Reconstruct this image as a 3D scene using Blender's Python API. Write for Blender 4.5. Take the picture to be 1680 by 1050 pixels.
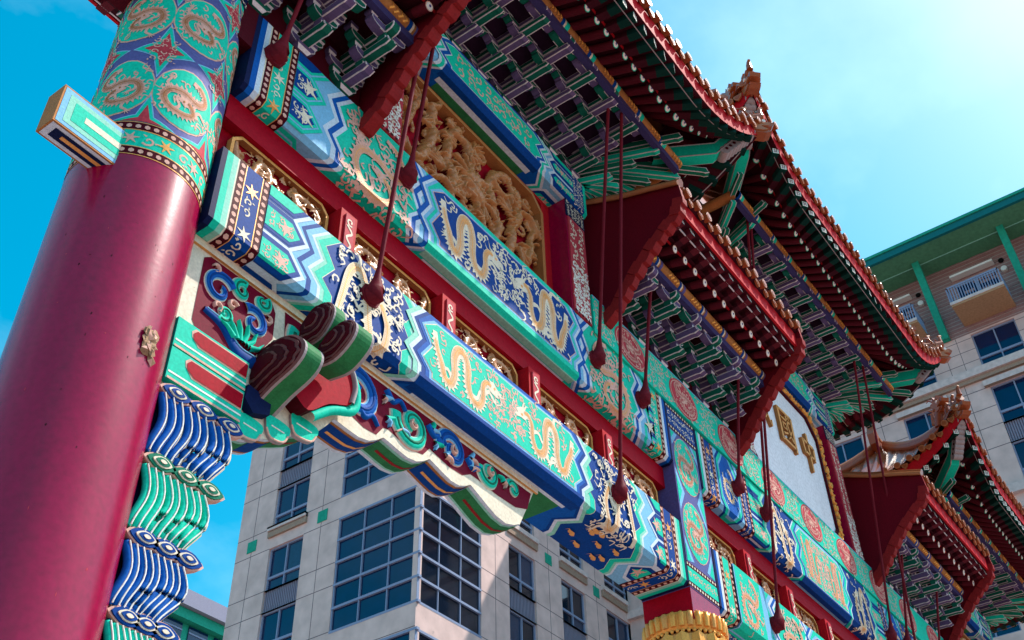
import bpy, math, random
import numpy as np
from mathutils import Vector, Matrix, Euler

# ------------------------------------------------------------------ scene set-up
for o in list(bpy.data.objects):
    bpy.data.objects.remove(o)
S = bpy.context.scene
COL = S.collection
U = 0.5          # one drawing unit is half a metre
EYE = 1.6        # camera height above the ground

cam_d = bpy.data.cameras.new("camera")
cam = bpy.data.objects.new("camera", cam_d)
COL.objects.link(cam)
S.camera = cam
RC = [[0.58976072, -0.8073517, -0.01911864],
      [0.52044693, 0.39806935, -0.75543086],
      [0.61750894, 0.43557321, 0.65494938]]
Mx = Matrix(((RC[0][0], -RC[1][0], -RC[2][0]),
             (RC[0][1], -RC[1][1], -RC[2][1]),
             (RC[0][2], -RC[1][2], -RC[2][2])))
cam.matrix_world = Matrix.Translation((0, 0, EYE)) @ Mx.to_4x4()
cam_d.sensor_fit = 'HORIZONTAL'
cam_d.sensor_width = 36
cam_d.lens = 36 * 1838.47 / 1680
cam_d.clip_start = 0.05
cam_d.clip_end = 2000

SUN = Vector((0.45, -0.38, 0.81)).normalized()
el = math.asin(SUN.z)
world = bpy.data.worlds.new("World")
S.world = world
world.use_nodes = True
wn = world.node_tree
for n in list(wn.nodes):
    wn.nodes.remove(n)
wo = wn.nodes.new('ShaderNodeOutputWorld')
bg = wn.nodes.new('ShaderNodeBackground')
sky = wn.nodes.new('ShaderNodeTexSky')
sky.sky_type = 'NISHITA'
sky.sun_disc = False
sky.sun_elevation = el
sky.sun_rotation = math.atan2(SUN.x, SUN.y)
sky.altitude = 0
sky.air_density = 1.0
sky.dust_density = 1.35
sky.ozone_density = 1.5
hs = wn.nodes.new('ShaderNodeHueSaturation')
hs.inputs['Hue'].default_value = 0.462
hs.inputs['Saturation'].default_value = 1.6
hs.inputs['Value'].default_value = 1.0
tc = wn.nodes.new('ShaderNodeTexCoord')
mp = wn.nodes.new('ShaderNodeMapping')
mp.inputs['Scale'].default_value = (1.6, 2.2, 3.4)
mp.inputs['Location'].default_value = (3.1, 1.7, 0.4)
ns = wn.nodes.new('ShaderNodeTexNoise')
ns.inputs['Scale'].default_value = 1.5
ns.inputs['Detail'].default_value = 7
ns.inputs['Roughness'].default_value = 0.55
rp = wn.nodes.new('ShaderNodeMapRange')
rp.inputs['From Min'].default_value = 0.46
rp.inputs['From Max'].default_value = 0.95
rp.inputs['To Max'].default_value = 0.5
mxw = wn.nodes.new('ShaderNodeMixRGB')
mxw.inputs['Color2'].default_value = (4.6, 6.6, 7.8, 1)
wn.links.new(tc.outputs['Generated'], mp.inputs['Vector'])
wn.links.new(mp.outputs['Vector'], ns.inputs['Vector'])
wn.links.new(ns.outputs['Fac'], rp.inputs['Value'])
wn.links.new(rp.outputs['Result'], mxw.inputs['Fac'])
wn.links.new(sky.outputs['Color'], hs.inputs['Color'])
wn.links.new(hs.outputs['Color'], mxw.inputs['Color1'])
wn.links.new(mxw.outputs['Color'], bg.inputs['Color'])
bg.inputs['Strength'].default_value = 0.13
wn.links.new(bg.outputs['Background'], wo.inputs['Surface'])

sun_d = bpy.data.lights.new("sun", 'SUN')
sun_d.energy = 3.0
sun_d.angle = math.radians(0.6)
sun_d.color = (1.0, 0.93, 0.84)
sun = bpy.data.objects.new("sun", sun_d)
COL.objects.link(sun)
sun.rotation_euler = SUN.to_track_quat('Z', 'Y').to_euler()
sun.location = (10, -20, 40)

S.view_settings.view_transform = 'Standard'
S.view_settings.look = 'None'
S.view_settings.exposure = 1.02
S.view_settings.gamma = 1
S.view_settings.use_curve_mapping = False
S.cycles.max_bounces = 5
S.cycles.diffuse_bounces = 3

# ------------------------------------------------------------------ materials
MATS = {}


def mat(name, col, rough=0.5, wear=0.25, metal=0.0, spec=0.05, bump=0.12, scale=6.0, coat=0.0, dirt=None):
    dirt = dirt or tuple(0.22 * c + 0.004 for c in col)
    m = bpy.data.materials.new(name)
    m.use_nodes = True
    nt = m.node_tree
    b = nt.nodes['Principled BSDF']
    t = nt.nodes.new('ShaderNodeTexCoord')
    n1 = nt.nodes.new('ShaderNodeTexNoise')
    n1.inputs['Scale'].default_value = scale
    n1.inputs['Detail'].default_value = 8
    n1.inputs['Roughness'].default_value = 0.62
    g = nt.nodes.new('ShaderNodeNewGeometry')
    mpp = nt.nodes.new('ShaderNodeMapping')
    mpp.inputs['Scale'].default_value = (1.0, 1.0, 0.33)
    nt.links.new(g.outputs['Position'], mpp.inputs['Vector'])
    nt.links.new(mpp.outputs['Vector'], n1.inputs['Vector'])
    r = nt.nodes.new('ShaderNodeMapRange')
    r.inputs['From Min'].default_value = 0.45
    r.inputs['From Max'].default_value = 0.8
    r.inputs['To Min'].default_value = 0.0
    r.inputs['To Max'].default_value = wear
    nt.links.new(n1.outputs['Fac'], r.inputs['Value'])
    mx = nt.nodes.new('ShaderNodeMixRGB')
    mx.inputs['Color1'].default_value = (*col, 1)
    mx.inputs['Color2'].default_value = (*[0.35 * c + 0.65 * d for c, d in zip(col, dirt)], 1)
    nt.links.new(r.outputs['Result'], mx.inputs['Fac'])
    n2 = nt.nodes.new('ShaderNodeTexNoise')
    n2.inputs['Scale'].default_value = scale * 7
    n2.inputs['Detail'].default_value = 4
    nt.links.new(g.outputs['Position'], n2.inputs['Vector'])
    hv = nt.nodes.new('ShaderNodeHueSaturation')
    r2 = nt.nodes.new('ShaderNodeMapRange')
    r2.inputs['From Min'].default_value = 0.25
    r2.inputs['From Max'].default_value = 0.75
    r2.inputs['To Min'].default_value = 0.82
    r2.inputs['To Max'].default_value = 1.14
    nt.links.new(n2.outputs['Fac'], r2.inputs['Value'])
    nt.links.new(r2.outputs['Result'], hv.inputs['Value'])
    n3 = nt.nodes.new('ShaderNodeTexNoise')
    n3.inputs['Scale'].default_value = scale * 3.3
    n3.inputs['Detail'].default_value = 6
    n3.inputs['Roughness'].default_value = 0.7
    nt.links.new(g.outputs['Position'], n3.inputs['Vector'])
    r3 = nt.nodes.new('ShaderNodeMapRange')
    r3.inputs['From Min'].default_value = 0.67
    r3.inputs['From Max'].default_value = 0.71
    r3.inputs['To Max'].default_value = 0.75
    nt.links.new(n3.outputs['Fac'], r3.inputs['Value'])
    chip = nt.nodes.new('ShaderNodeMixRGB')
    chip.inputs['Color2'].default_value = (*[0.25 * c + 0.75 * d for c, d in zip(col, dirt)], 1)
    nt.links.new(r3.outputs['Result'], chip.inputs['Fac'])
    nt.links.new(mx.outputs['Color'], chip.inputs['Color1'])
    nt.links.new(chip.outputs['Color'], hv.inputs['Color'])
    nt.links.new(hv.outputs['Color'], b.inputs['Base Color'])
    bm = nt.nodes.new('ShaderNodeBump')
    bm.inputs['Strength'].default_value = bump
    bm.inputs['Distance'].default_value = 0.01
    nt.links.new(n2.outputs['Fac'], bm.inputs['Height'])
    nt.links.new(bm.outputs['Normal'], b.inputs['Normal'])
    b.inputs['Roughness'].default_value = rough if (spec > .3 or metal > .1 or coat > 0) else max(rough, .58)
    b.inputs['Metallic'].default_value = metal
    b.inputs['Specular IOR Level'].default_value = spec
    b.inputs['Coat Weight'].default_value = coat
    b.inputs['Coat Roughness'].default_value = 0.25
    MATS[name] = m
    return m


mat('green', (0.006, 0.56, 0.38), 0.42)
mat('green_dark', (0.008, 0.17, 0.10), 0.45)
mat('green_dull', (0.03, 0.20, 0.07), 0.5, 0.7, scale=10)
mat('green_pale', (0.26, 0.60, 0.47), 0.45)
mat('blue', (0.002, 0.050, 0.25), 0.42)
mat('blue_mid', (0.004, 0.095, 0.40), 0.42)
mat('blue_light', (0.20, 0.47, 0.70), 0.45)
mat('white_blue', (0.60, 0.68, 0.78), 0.5)
mat('navy', (0.006, 0.012, 0.06), 0.5)
mat('cream', (0.78, 0.67, 0.52), 0.5, 0.4)
mat('cream_white', (0.86, 0.82, 0.76), 0.5)
mat('pink', (0.72, 0.40, 0.32), 0.5)
mat('pink_red', (0.50, 0.05, 0.07), 0.5)
mat('gold', (0.80, 0.37, 0.11), 0.38, 0.35, metal=0.12, scale=9)
mat('gold_dark', (0.42, 0.17, 0.055), 0.45, 0.5, metal=0.1, scale=9)
mat('gold_bright', (0.92, 0.40, 0.09), 0.3, 0.35, metal=0.2, scale=9)
mat('line_dark', (0.16, 0.07, 0.07), 0.5)
mat('red', (0.36, 0.002, 0.014), 0.42, 0.2)
mat('red_bright', (0.48, 0.010, 0.018), 0.4, 0.2)
mat('red_trim', (0.27, 0.018, 0.02), 0.45, 0.35)
mat('maroon', (0.070, 0.003, 0.009), 0.45, 0.3)
mat('rafter_green', (0.004, 0.035, 0.028), 0.5)
mat('plum', (0.05, 0.04, 0.13), 0.5)
mat('bracket_green', (0.008, 0.12, 0.08), 0.5)
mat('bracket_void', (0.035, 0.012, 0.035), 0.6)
mat('bracket_purple', (0.13, 0.085, 0.19), 0.5)
mat('bracket_line', (0.70, 0.60, 0.62), 0.5)
mat('gable_red', (0.13, 0.004, 0.012), 0.5, 0.3)
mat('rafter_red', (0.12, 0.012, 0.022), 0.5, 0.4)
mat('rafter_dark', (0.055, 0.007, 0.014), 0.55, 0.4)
mat('purple', (0.10, 0.085, 0.26), 0.5)
mat('outline', (0.36, 0.30, 0.31), 0.5, 0.3)
mat('column_blue', (0.105, 0.11, 0.30), 0.45, 0.3)
mat('glaze', (0.33, 0.085, 0.03), 0.22, 0.4, scale=14, coat=0.5)
mat('glaze_light', (0.42, 0.15, 0.06), 0.25, 0.4, scale=14, coat=0.4)
mat('white_paint', (0.80, 0.78, 0.74), 0.5, 0.3)
mat('plaque', (0.84, 0.83, 0.88), 0.35, 0.3, scale=3)
mat('black', (0.01, 0.008, 0.008), 0.4)
mat('rod', (0.16, 0.012, 0.022), 0.35, 0.3)
mat('peel', (0.42, 0.26, 0.16), 0.8, 0.7, scale=30, bump=0.8)
mat('stone', (0.68, 0.49, 0.45), 0.8, 0.10, scale=0.22, dirt=(0.36, 0.28, 0.27), bump=0.1)
mat('stone_light', (0.66, 0.53, 0.50), 0.8, 0.15, scale=0.7, dirt=(0.3, 0.25, 0.24))
mat('shaded_sill', (0.36, 0.25, 0.19), 0.8, 0.2, scale=2, dirt=(0.2, 0.15, 0.12))  # brown tone of the shade below the window sills
mat('joint', (0.17, 0.13, 0.14), 0.9, 0.1)
mat('frame', (0.25, 0.30, 0.44), 0.4, 0.1)
mat('louver', (0.26, 0.25, 0.33), 0.5, 0.1)
mat('teal', (0.02, 0.33, 0.22), 0.5, 0.2, scale=1)
mat('teal_soffit', (0.10, 0.30, 0.17), 0.6, 0.25, scale=1)
mat('teal_edge', (0.01, 0.16, 0.17), 0.5, 0.2)
mat('brick', (0.33, 0.19, 0.18), 0.85, 0.45, scale=2.5, dirt=(0.12, 0.07, 0.07), bump=0.6)
mat('brick_joint', (0.40, 0.32, 0.31), 0.9, 0.2)
mat('balcony', (0.46, 0.27, 0.15), 0.7, 0.2, scale=1.5)
mat('paving', (0.30, 0.215, 0.195), 0.9, 0.4, scale=1)
mat('red_ground', (0.17, 0.002, 0.020), 0.5, 0.2)
mat('asphalt', (0.05, 0.05, 0.055), 0.9, 0.4, scale=3)
mat('ceramic_white', (0.85, 0.80, 0.74), 0.3, 0.15)
# glossy lacquer of the big columns: worn, faintly blotched and scratched
lac = mat('lacquer', (0.29, 0.0, 0.040), 0.24, 0.3, spec=0.42, coat=0.0, scale=3.5, dirt=(0.06, 0.0, 0.01), bump=0.05)
# glass with curtains of its own tint
gl = mat('glass', (0.002, 0.016, 0.065), 0.05, 0.3, spec=0.5, bump=0.0, scale=0.35, dirt=(0.01, 0.01, 0.012))
mat('glass_curtain', (0.02, 0.04, 0.09), 0.08, 0.5, spec=0.5, bump=0.0, scale=1.5)
gd = mat('glass_dark', (0.006, 0.010, 0.022), 0.06, 0.3, spec=0.6, bump=0.0, scale=0.35)

# ------------------------------------------------------------------ mesh tools
ORG = {}


class MB:
    def __init__(s):
        s.v, s.f, s.m, s.sm = [], [], [], []

    def face(s, pts, m, smooth=False):
        i = len(s.v)
        s.v.extend([tuple(p) for p in pts])
        s.f.append(tuple(range(i, i + len(pts))))
        s.m.append(m)
        s.sm.append(smooth)

    def grid(s, rows, m, smooth=True, closed=False):
        i = len(s.v)
        n = len(rows[0])
        for r in rows:
            s.v.extend([tuple(p) for p in r])
        for a in range(len(rows) - 1):
            for b in range(n if closed else n - 1):
                c = (b + 1) % n
                s.f.append((i + a * n + b, i + a * n + c, i + (a + 1) * n + c, i + (a + 1) * n + b))
                s.m.append(m[a] if isinstance(m, list) else m)
                s.sm.append(smooth)

    def box(s, x0, x1, y0, y1, z0, z1, m, **k):
        P = [(x0, y0, z0), (x1, y0, z0), (x1, y1, z0), (x0, y1, z0), (x0, y0, z1), (x1, y0, z1), (x1, y1, z1), (x0, y1, z1)]
        for key, q in (('bottom', (0, 3, 2, 1)), ('top', (4, 5, 6, 7)), ('front', (0, 1, 5, 4)), ('right', (1, 2, 6, 5)), ('back', (2, 3, 7, 6)), ('left', (3, 0, 4, 7))):
            s.face([P[a] for a in q], k.get(key, m))

    def prism(s, poly, ax, a, b, m, front=None, sides=None):
        """poly 2d in the plane normal to axis ax ('X': (y,z), 'Y': (x,z), 'Z': (x,y))"""
        def P(p, t):
            return {'X': (t, p[0], p[1]), 'Y': (p[0], t, p[1]), 'Z': (p[0], p[1], t)}[ax]
        s.face([P(p, a) for p in poly], front or m)
        s.face([P(p, b) for p in reversed(poly)], front or m)
        n = len(poly)
        for i in range(n):
            p, q = poly[i], poly[(i + 1) % n]
            s.face([P(p, a), P(p, b), P(q, b), P(q, a)], sides[i % len(sides)] if sides else m)

    def tube(s, path, r, m, n=10, caps=True):
        rows = []
        for i, p in enumerate(path):
            p = Vector(p)
            d = (Vector(path[min(i + 1, len(path) - 1)]) - Vector(path[max(i - 1, 0)])).normalized()
            a = Vector((0, 0, 1)) if abs(d.z) < 0.9 else Vector((1, 0, 0))
            e1 = d.cross(a).normalized()
            e2 = d.cross(e1)
            rr = r[i] if isinstance(r, (list, tuple)) else r
            rows.append([p + (e1 * math.cos(t * 2 * math.pi / n) + e2 * math.sin(t * 2 * math.pi / n)) * rr for t in range(n)])
        s.grid(rows, m, True, True)
        if caps:
            s.face(rows[0], m)
            s.face(rows[-1][::-1], m)

    def lathe(s, prof, m, n=32, c=(0, 0)):
        rows = [[(c[0] + r * math.cos(t * 2 * math.pi / n), c[1] + r * math.sin(t * 2 * math.pi / n), z) for t in range(n)] for r, z in prof]
        s.grid(rows, m, True, True)

    def mesh(s, name, org):
        me = bpy.data.meshes.new(name)
        ox, oy, oz = org
        me.from_pydata([((a - ox) * U, (b - oy) * U, (c - oz) * U) for a, b, c in s.v], [], s.f)
        names = sorted(set(s.m))
        for n in names:
            me.materials.append(MATS[n])
        ix = {n: i for i, n in enumerate(names)}
        me.polygons.foreach_set('material_index', [ix[a] for a in s.m])
        me.polygons.foreach_set('use_smooth', s.sm)
        me.update()
        return me


def place(name, me, parent, org, rot=None, scale=None, kind=None, label=None):
    o = bpy.data.objects.new(name, me)
    COL.objects.link(o)
    ORG[o.name] = tuple(org)
    if parent is not None:
        o.parent = parent
        po = ORG[parent.name]
        o.location = [(a - b) * U for a, b in zip(org, po)]
    else:
        o.location = (org[0] * U, org[1] * U, org[2] * U + EYE)
    if rot:
        o.rotation_euler = rot
    if scale:
        o.scale = scale
    if kind:
        o['kind'] = kind
    if label:
        o['label'] = label
    return o


def mk(name, mb, parent, org=None, kind=None, label=None):
    if not mb.v:
        return None
    if org is None:
        a = np.array(mb.v)
        lo, hi = a.min(0), a.max(0)
        org = ((lo[0] + hi[0]) / 2, (lo[1] + hi[1]) / 2, lo[2])
    return place(name, mb.mesh(name, org), parent, org, kind=kind, label=label)


def thing(name, label, cat, org, group=None):
    o = place(name, None, None, org)
    o.empty_display_size = 0.3
    o['label'] = label
    o['category'] = cat
    if group:
        o['group'] = group
    return o


# ------------------------------------------------------------------ painting onto folded surfaces
def clip(poly, lo, hi):
    """clip 2d polygon (s,q) to lo<=q<=hi"""
    for sign, lim in ((1, lo), (-1, hi)):
        out = []
        n = len(poly)
        for i in range(n):
            a, b = poly[i], poly[(i + 1) % n]
            da, db = sign * (a[1] - lim), sign * (b[1] - lim)
            if da >= 0:
                out.append(a)
            if (da > 0 and db < 0) or (da < 0 and db > 0):
                t = da / (da - db)
                out.append((a[0] + (b[0] - a[0]) * t, lim))
        poly = out
        if len(poly) < 3:
            return []
    return poly


class Surf:
    """a profile polyline swept along X (profile in y,z) or along Z (profile in x,y); s runs along the sweep, q along the profile"""

    def __init__(s, prof, kind):
        s.p = [Vector(a) for a in prof]
        s.kind = kind
        s.L = [0.0]
        for a, b in zip(s.p, s.p[1:]):
            s.L.append(s.L[-1] + (b - a).length)
        s.n = []
        seg = []
        for a, b in zip(s.p, s.p[1:]):
            d = (b - a).normalized()
            seg.append(Vector((d.y, -d.x)))
        for i in range(len(s.p)):
            v = (seg[max(i - 1, 0)] + seg[min(i, len(seg) - 1)]).normalized()
            c = v.dot(seg[min(i, len(seg) - 1)])
            s.n.append(v / max(c, 0.5))
        s.flip = 1

    cnt = 0

    def at(s, i, pt, h):
        t = (pt[1] - s.L[i]) / (s.L[i + 1] - s.L[i])
        b = s.p[i].lerp(s.p[i + 1], t) + s.n[i].lerp(s.n[i + 1], t) * h * s.flip
        return (pt[0], b.x, b.y) if s.kind == 'X' else (b.x, b.y, pt[0])

    def paint(s, mb, poly, m, layer=1, lift=0.0036):
        qs = [p[1] for p in poly]
        a, b = min(qs), max(qs)
        for i in range(len(s.p) - 1):
            if b <= s.L[i] or a >= s.L[i + 1]:
                continue
            pl = poly if (a >= s.L[i] and b <= s.L[i + 1]) else clip(poly, s.L[i], s.L[i + 1])
            if len(pl) >= 3:
                Surf.cnt = (Surf.cnt + 1) % 61
                mb.face([s.at(i, p, layer * lift + Surf.cnt * .000025) for p in pl], m)

    def paints(s, mb, polys, m, layer=1):
        for p in polys:
            s.paint(mb, p, m, layer)


def catmull(P, n=8):
    P = [Vector(p) for p in P]
    Q = [P[0] * 2 - P[1]] + P + [P[-1] * 2 - P[-2]]
    out = []
    for i in range(1, len(Q) - 2):
        a, b, c, d = Q[i - 1], Q[i], Q[i + 1], Q[i + 2]
        for k in range(n):
            t = k / n
            out.append(0.5 * ((2 * b) + (c - a) * t + (2 * a - 5 * b + 4 * c - d) * t * t + (3 * b - a - 3 * c + d) * t ** 3))
    out.append(P[-1])
    return out


def ribbon(pts, w):
    """quads along a 2d polyline; w is a number or function of 0..1"""
    n = len(pts)
    L, R = [], []
    for i in range(n):
        p = Vector(pts[i])
        d = Vector(pts[min(i + 1, n - 1)]) - Vector(pts[max(i - 1, 0)])
        if d.length < 1e-9:
            d = Vector((1, 0))
        d.normalize()
        nn = Vector((-d.y, d.x))
        ww = (w(i / (n - 1)) if callable(w) else w) * 0.5
        L.append(p + nn * ww)
        R.append(p - nn * ww)
    return [[tuple(L[i]), tuple(L[i + 1]), tuple(R[i + 1]), tuple(R[i])] for i in range(n - 1)]


def outline_poly(pts, w):
    n = len(pts)
    L, R = [], []
    for i in range(n):
        p = Vector(pts[i])
        d = (Vector(pts[min(i + 1, n - 1)]) - Vector(pts[max(i - 1, 0)])).normalized()
        nn = Vector((-d.y, d.x))
        ww = (w(i / (n - 1)) if callable(w) else w) * 0.5
        L.append(tuple(p + nn * ww))
        R.append(tuple(p - nn * ww))
    return L + R[::-1]


def disc(c, r, n=8, rx=None, a0=0.0):
    rx = rx or r
    return [(c[0] + rx * math.cos(a0 + i * 2 * math.pi / n), c[1] + r * math.sin(a0 + i * 2 * math.pi / n)) for i in range(n)]


def spiral(c, r, a0, turns, sgn=1, n=12, r1=0.25):
    out = []
    for i in range(n + 1):
        t = i / n
        a = a0 + sgn * turns * 2 * math.pi * t
        rr = r * (1 - (1 - r1) * t)
        out.append((c[0] + rr * math.cos(a), c[1] + rr * math.sin(a)))
    return out


TEMPL = {
    'long': [(0.0, .10), (.03, .40), (.10, .66), (.14, .88), (.22, .92), (.27, .66), (.26, .34), (.31, .12), (.40, .10), (.45, .34), (.45, .64), (.50, .88), (.60, .92), (.66, .70), (.66, .45), (.72, .30), (.80, .34)],
    'coil': [(.55, .03), (.75, .10), (.86, .30), (.70, .45), (.45, .38), (.20, .42), (.12, .62), (.25, .82), (.50, .86), (.68, .75), (.62, .6), (.5, .55)],
    'wave': [(.05, .9), (.12, .55), (.2, .2), (.34, .1), (.46, .35), (.52, .7), (.62, .88), (.76, .8), (.8, .55), (.72, .38), (.66, .3)],
}


def dragon(rect, kind, flipx=False, flipy=False, seed=0, wb=0.1, wisps=30, tilt=0):
    """2d dragon in rect (x0,x1,q0,q1); q grows downward.  Returns body, dark line and wisp polygons"""
    rnd = random.Random(seed)
    x0, x1, q0, q1 = rect
    W, H = x1 - x0, q1 - q0

    def T(p):
        x, y = p
        if flipx:
            x = 1 - x
        if flipy:
            y = 1 - y
        return (x0 + x * W, q0 + y * H)
    path = catmull([T(p) for p in TEMPL[kind]], 7)
    sc = min(H, W * 0.8)
    bw = wb * sc

    def wf(t):
        return bw * (0.22 + 1.0 * math.sin(math.pi * min(1, t * 0.85 + 0.12)) ** 0.6)
    body = ribbon(path, wf)
    path_n = len(path)
    lines = ribbon(path[3:-2], lambda t: bw * 0.10)
    for i in range(4, len(path) - 3):
        for fr in (0, .5):
            p, d = path[i].lerp(path[i + 1], fr), (path[i + 1] - path[i]).normalized()
            nn = Vector((-d.y, d.x)) * wf(i / len(path)) * .42
            lines.append([tuple(p - nn), tuple(p - nn + d * bw * .05), tuple(p + nn + d * bw * .05), tuple(p + nn)])
    # dorsal fins
    n = len(path)
    for i in range(2, n - 2, 2):
        p, d = path[i], (path[i + 1] - path[i - 1]).normalized()
        nn = Vector((-d.y, d.x)) * (1 if not flipx else -1)
        w = wf(i / n) * 0.5
        body.append([tuple(p + nn * w * 0.9 - d * w * 0.5), tuple(p + nn * (w * 1.9) + d * w * 0.2), tuple(p + nn * w * 0.9 + d * w * 0.5)])
    hd = path[-1]
    dirn = (path[-1] - path[-3]).normalized()
    pn = Vector((-dirn.y, dirn.x))
    # head
    h = bw * 1.25
    body.append([tuple(hd + dirn * a * h + pn * b * h) for a, b in ((-.6, -.5), (-.1, -.75), (.5, -.5), (1.2, -.45), (1.35, -.1), (.8, .0), (1.1, .3), (.7, .5), (.1, .6), (-.5, .6))])
    lines.append(disc(tuple(hd + dirn * .2 * h - pn * .2 * h), h * .16, 6))
    for a, b, l in ((-.5, -.7, 1.3), (-.8, -.2, 1.2), (-.6, .5, 1.2), (-.3, .8, 1.1), (.1, -.9, .9)):
        st = hd + dirn * a * h * .5 + pn * b * h * .5
        en = st + (dirn * (a - .6) + pn * b).normalized() * l * h
        mid = (st + en) / 2 + pn * h * .25
        body += ribbon(catmull([st, mid, en], 3), lambda t: h * .3 * (1 - t))
    for sg in (-1, 1):
        st = hd + dirn * h * 1.1
        body += ribbon(catmull([st, st + dirn * h * .5 + pn * sg * h * .5, st + pn * sg * h * 1.2], 3), lambda t: h * .13)
    # legs
    for k, t in enumerate((.28, .44, .66, .84)):
        i = int(t * n)
        p, d = path[i], (path[min(i + 1, n - 1)] - path[i - 1]).normalized()
        sg = 1 if k % 2 else -1
        nn = Vector((-d.y, d.x)) * sg
        k1 = p + nn * bw * 1.2 + d * bw * .6
        k2 = k1 + nn * bw * .9 - d * bw * .9
        body += ribbon(catmull([p, k1, k2], 3), lambda t: bw * .62 * (1 - .45 * t))
        for a in (-1.0, -.35, .35, 1.0):
            e = k2 + (nn * math.cos(a) + d * math.sin(a)) * bw * .75
            body += ribbon([k2, (k2 + e) / 2 + d * bw * .12, e], lambda t: bw * .26 * (1 - .8 * t))
    # wisps
    ws = []
    P = np.array([[p.x, p.y] for p in path])
    for _ in range(wisps * 3):
        if len(ws) > wisps * 4:
            break
        c = Vector((rnd.uniform(x0, x1), rnd.uniform(q0, q1)))
        if np.min((P[:, 0] - c.x) ** 2 + (P[:, 1] - c.y) ** 2) < (bw * 1.15) ** 2:
            continue
        a = rnd.uniform(0, 6.28)
        l = sc * rnd.uniform(.07, .14)
        if rnd.random() < .55:
            pts = catmull([c, c + Vector((math.cos(a), math.sin(a))) * l, c + Vector((math.cos(a + .8), math.sin(a + .8))) * l * 1.5], 3)
            ws += ribbon(pts, lambda t: sc * .036 * (1 - .6 * t))
        else:
            ws += ribbon(spiral(c, l * .7, a, .8, rnd.choice((-1, 1)), 6), lambda t: sc * .03)
    return body, lines, ws


def scroll_fill(rect, cell, seed, w=0.16, keep=None):
    rnd = random.Random(seed)
    x0, x1, q0, q1 = rect
    nx, nq = max(1, int((x1 - x0) / cell)), max(1, int(round((q1 - q0) / cell)))
    cx, cq = (x1 - x0) / nx, (q1 - q0) / nq
    out = []
    for i in range(nx):
        for j in range(nq):
            c = (x0 + (i + .5 + rnd.uniform(-.12, .12)) * cx, q0 + (j + .5 + rnd.uniform(-.12, .12)) * cq)
            if keep and not keep(c):
                continue
            r = min(cx, cq) * .44
            a = rnd.uniform(0, 6.28)
            sg = rnd.choice((-1, 1))
            out += ribbon(spiral(c, r, a, .95, sg, 9, .2), lambda t: r * w * 2.4 * (1 - .3 * t))
            for k in range(2):
                b = a + rnd.uniform(1.5, 4.5)
                p = Vector((c[0] + r * math.cos(b), c[1] + r * math.sin(b)))
                e = p + Vector((math.cos(b + .7 * sg), math.sin(b + .7 * sg))) * r * .6
                out += ribbon([p, (p + e) / 2, e], lambda t: r * .36 * (1 - .75 * t))
    return out


def flower(c, r, leaves=5, a0=0.3):
    out = [disc(c, r * .42, 8)]
    for k in range(leaves):
        a = a0 + k * 2 * math.pi / leaves
        e = (c[0] + r * math.cos(a), c[1] + r * math.sin(a))
        out += ribbon([c, ((c[0] + e[0]) / 2, (c[1] + e[1]) / 2), e], lambda t: r * (.5 - .45 * t))
    return out


def pt_in(poly, p):
    c = False
    n = len(poly)
    for i in range(n):
        (x1, y1), (x2, y2) = poly[i], poly[i - 1]
        if (y1 > p[1]) != (y2 > p[1]) and p[0] < (x2 - x1) * (p[1] - y1) / (y2 - y1 + 1e-12) + x1:
            c = not c
    return c


# ------------------------------------------------------------------ the setting
g = MB()
g.face([(-3000, -3000, -3.2), (3000, -3000, -3.2), (3000, 3000, -3.2), (-3000, 3000, -3.2)], 'paving')
mk('ground', g, None, (0, 0, -3.2), kind='structure')
g = MB()
g.box(-40, 57.5, 16, 49.5, -3.19, -2.95, 'stone')
mk('pavement', g, None, kind='structure')

# ------------------------------------------------------------------ background apartment block
bl = thing('apartment_building', 'tall pale stone block with corner glazing and green-eaved brick top floor behind the archway', 'building', (74, 30, -3.2))
XL, YF = 58.0, 50.28
XR, YR = 90.0, 50.28


class WallX:   # wall facing -X ; s = y
    def __init__(s, x): s.x = x
    def P(s, a, z, h): return (s.x - h, a, z)


class WallY:   # wall facing -Y ; s = x
    def __init__(s, y): s.y = y
    def P(s, a, z, h): return (a, s.y - h, z)


def wbox(mb, w, a0, a1, z0, z1, h0, h1, m, end=None):
    P = w.P
    mb.face([P(a0, z0, h1), P(a1, z0, h1), P(a1, z1, h1), P(a0, z1, h1)], m)
    for q in ([(a0, z0), (a1, z0)], [(a1, z0), (a1, z1)], [(a1, z1), (a0, z1)], [(a0, z1), (a0, z0)]):
        mb.face([P(*q[0], h0), P(*q[1], h0), P(*q[1], h1), P(*q[0], h1)], end or m)


def facade(w, a0, a1, z0, z1, holes, m='stone', depth=0.5, mb=None):
    """wall panel with rectangular holes, reveal depth"""
    mb = mb or MB()
    xs = sorted({a0, a1, *[h[0] for h in holes], *[h[1] for h in holes]})
    zs = sorted({z0, z1, *[h[2] for h in holes], *[h[3] for h in holes]})
    for i in range(len(xs) - 1):
        for j in range(len(zs) - 1):
            cx, cz = (xs[i] + xs[i + 1]) / 2, (zs[j] + zs[j + 1]) / 2
            if any(h[0] < cx < h[1] and h[2] < cz < h[3] for h in holes):
                continue
            mb.face([w.P(xs[i], zs[j], 0), w.P(xs[i + 1], zs[j], 0), w.P(xs[i + 1], zs[j + 1], 0), w.P(xs[i], zs[j + 1], 0)], m)
    for h in holes:
        for q in ([(h[0], h[2]), (h[1], h[2])], [(h[1], h[2]), (h[1], h[3])], [(h[1], h[3]), (h[0], h[3])], [(h[0], h[3]), (h[0], h[2])]):
            mb.face([w.P(*q[0], 0), w.P(*q[1], 0), w.P(*q[1], -depth), w.P(*q[0], -depth)], m)
    return mb


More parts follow.
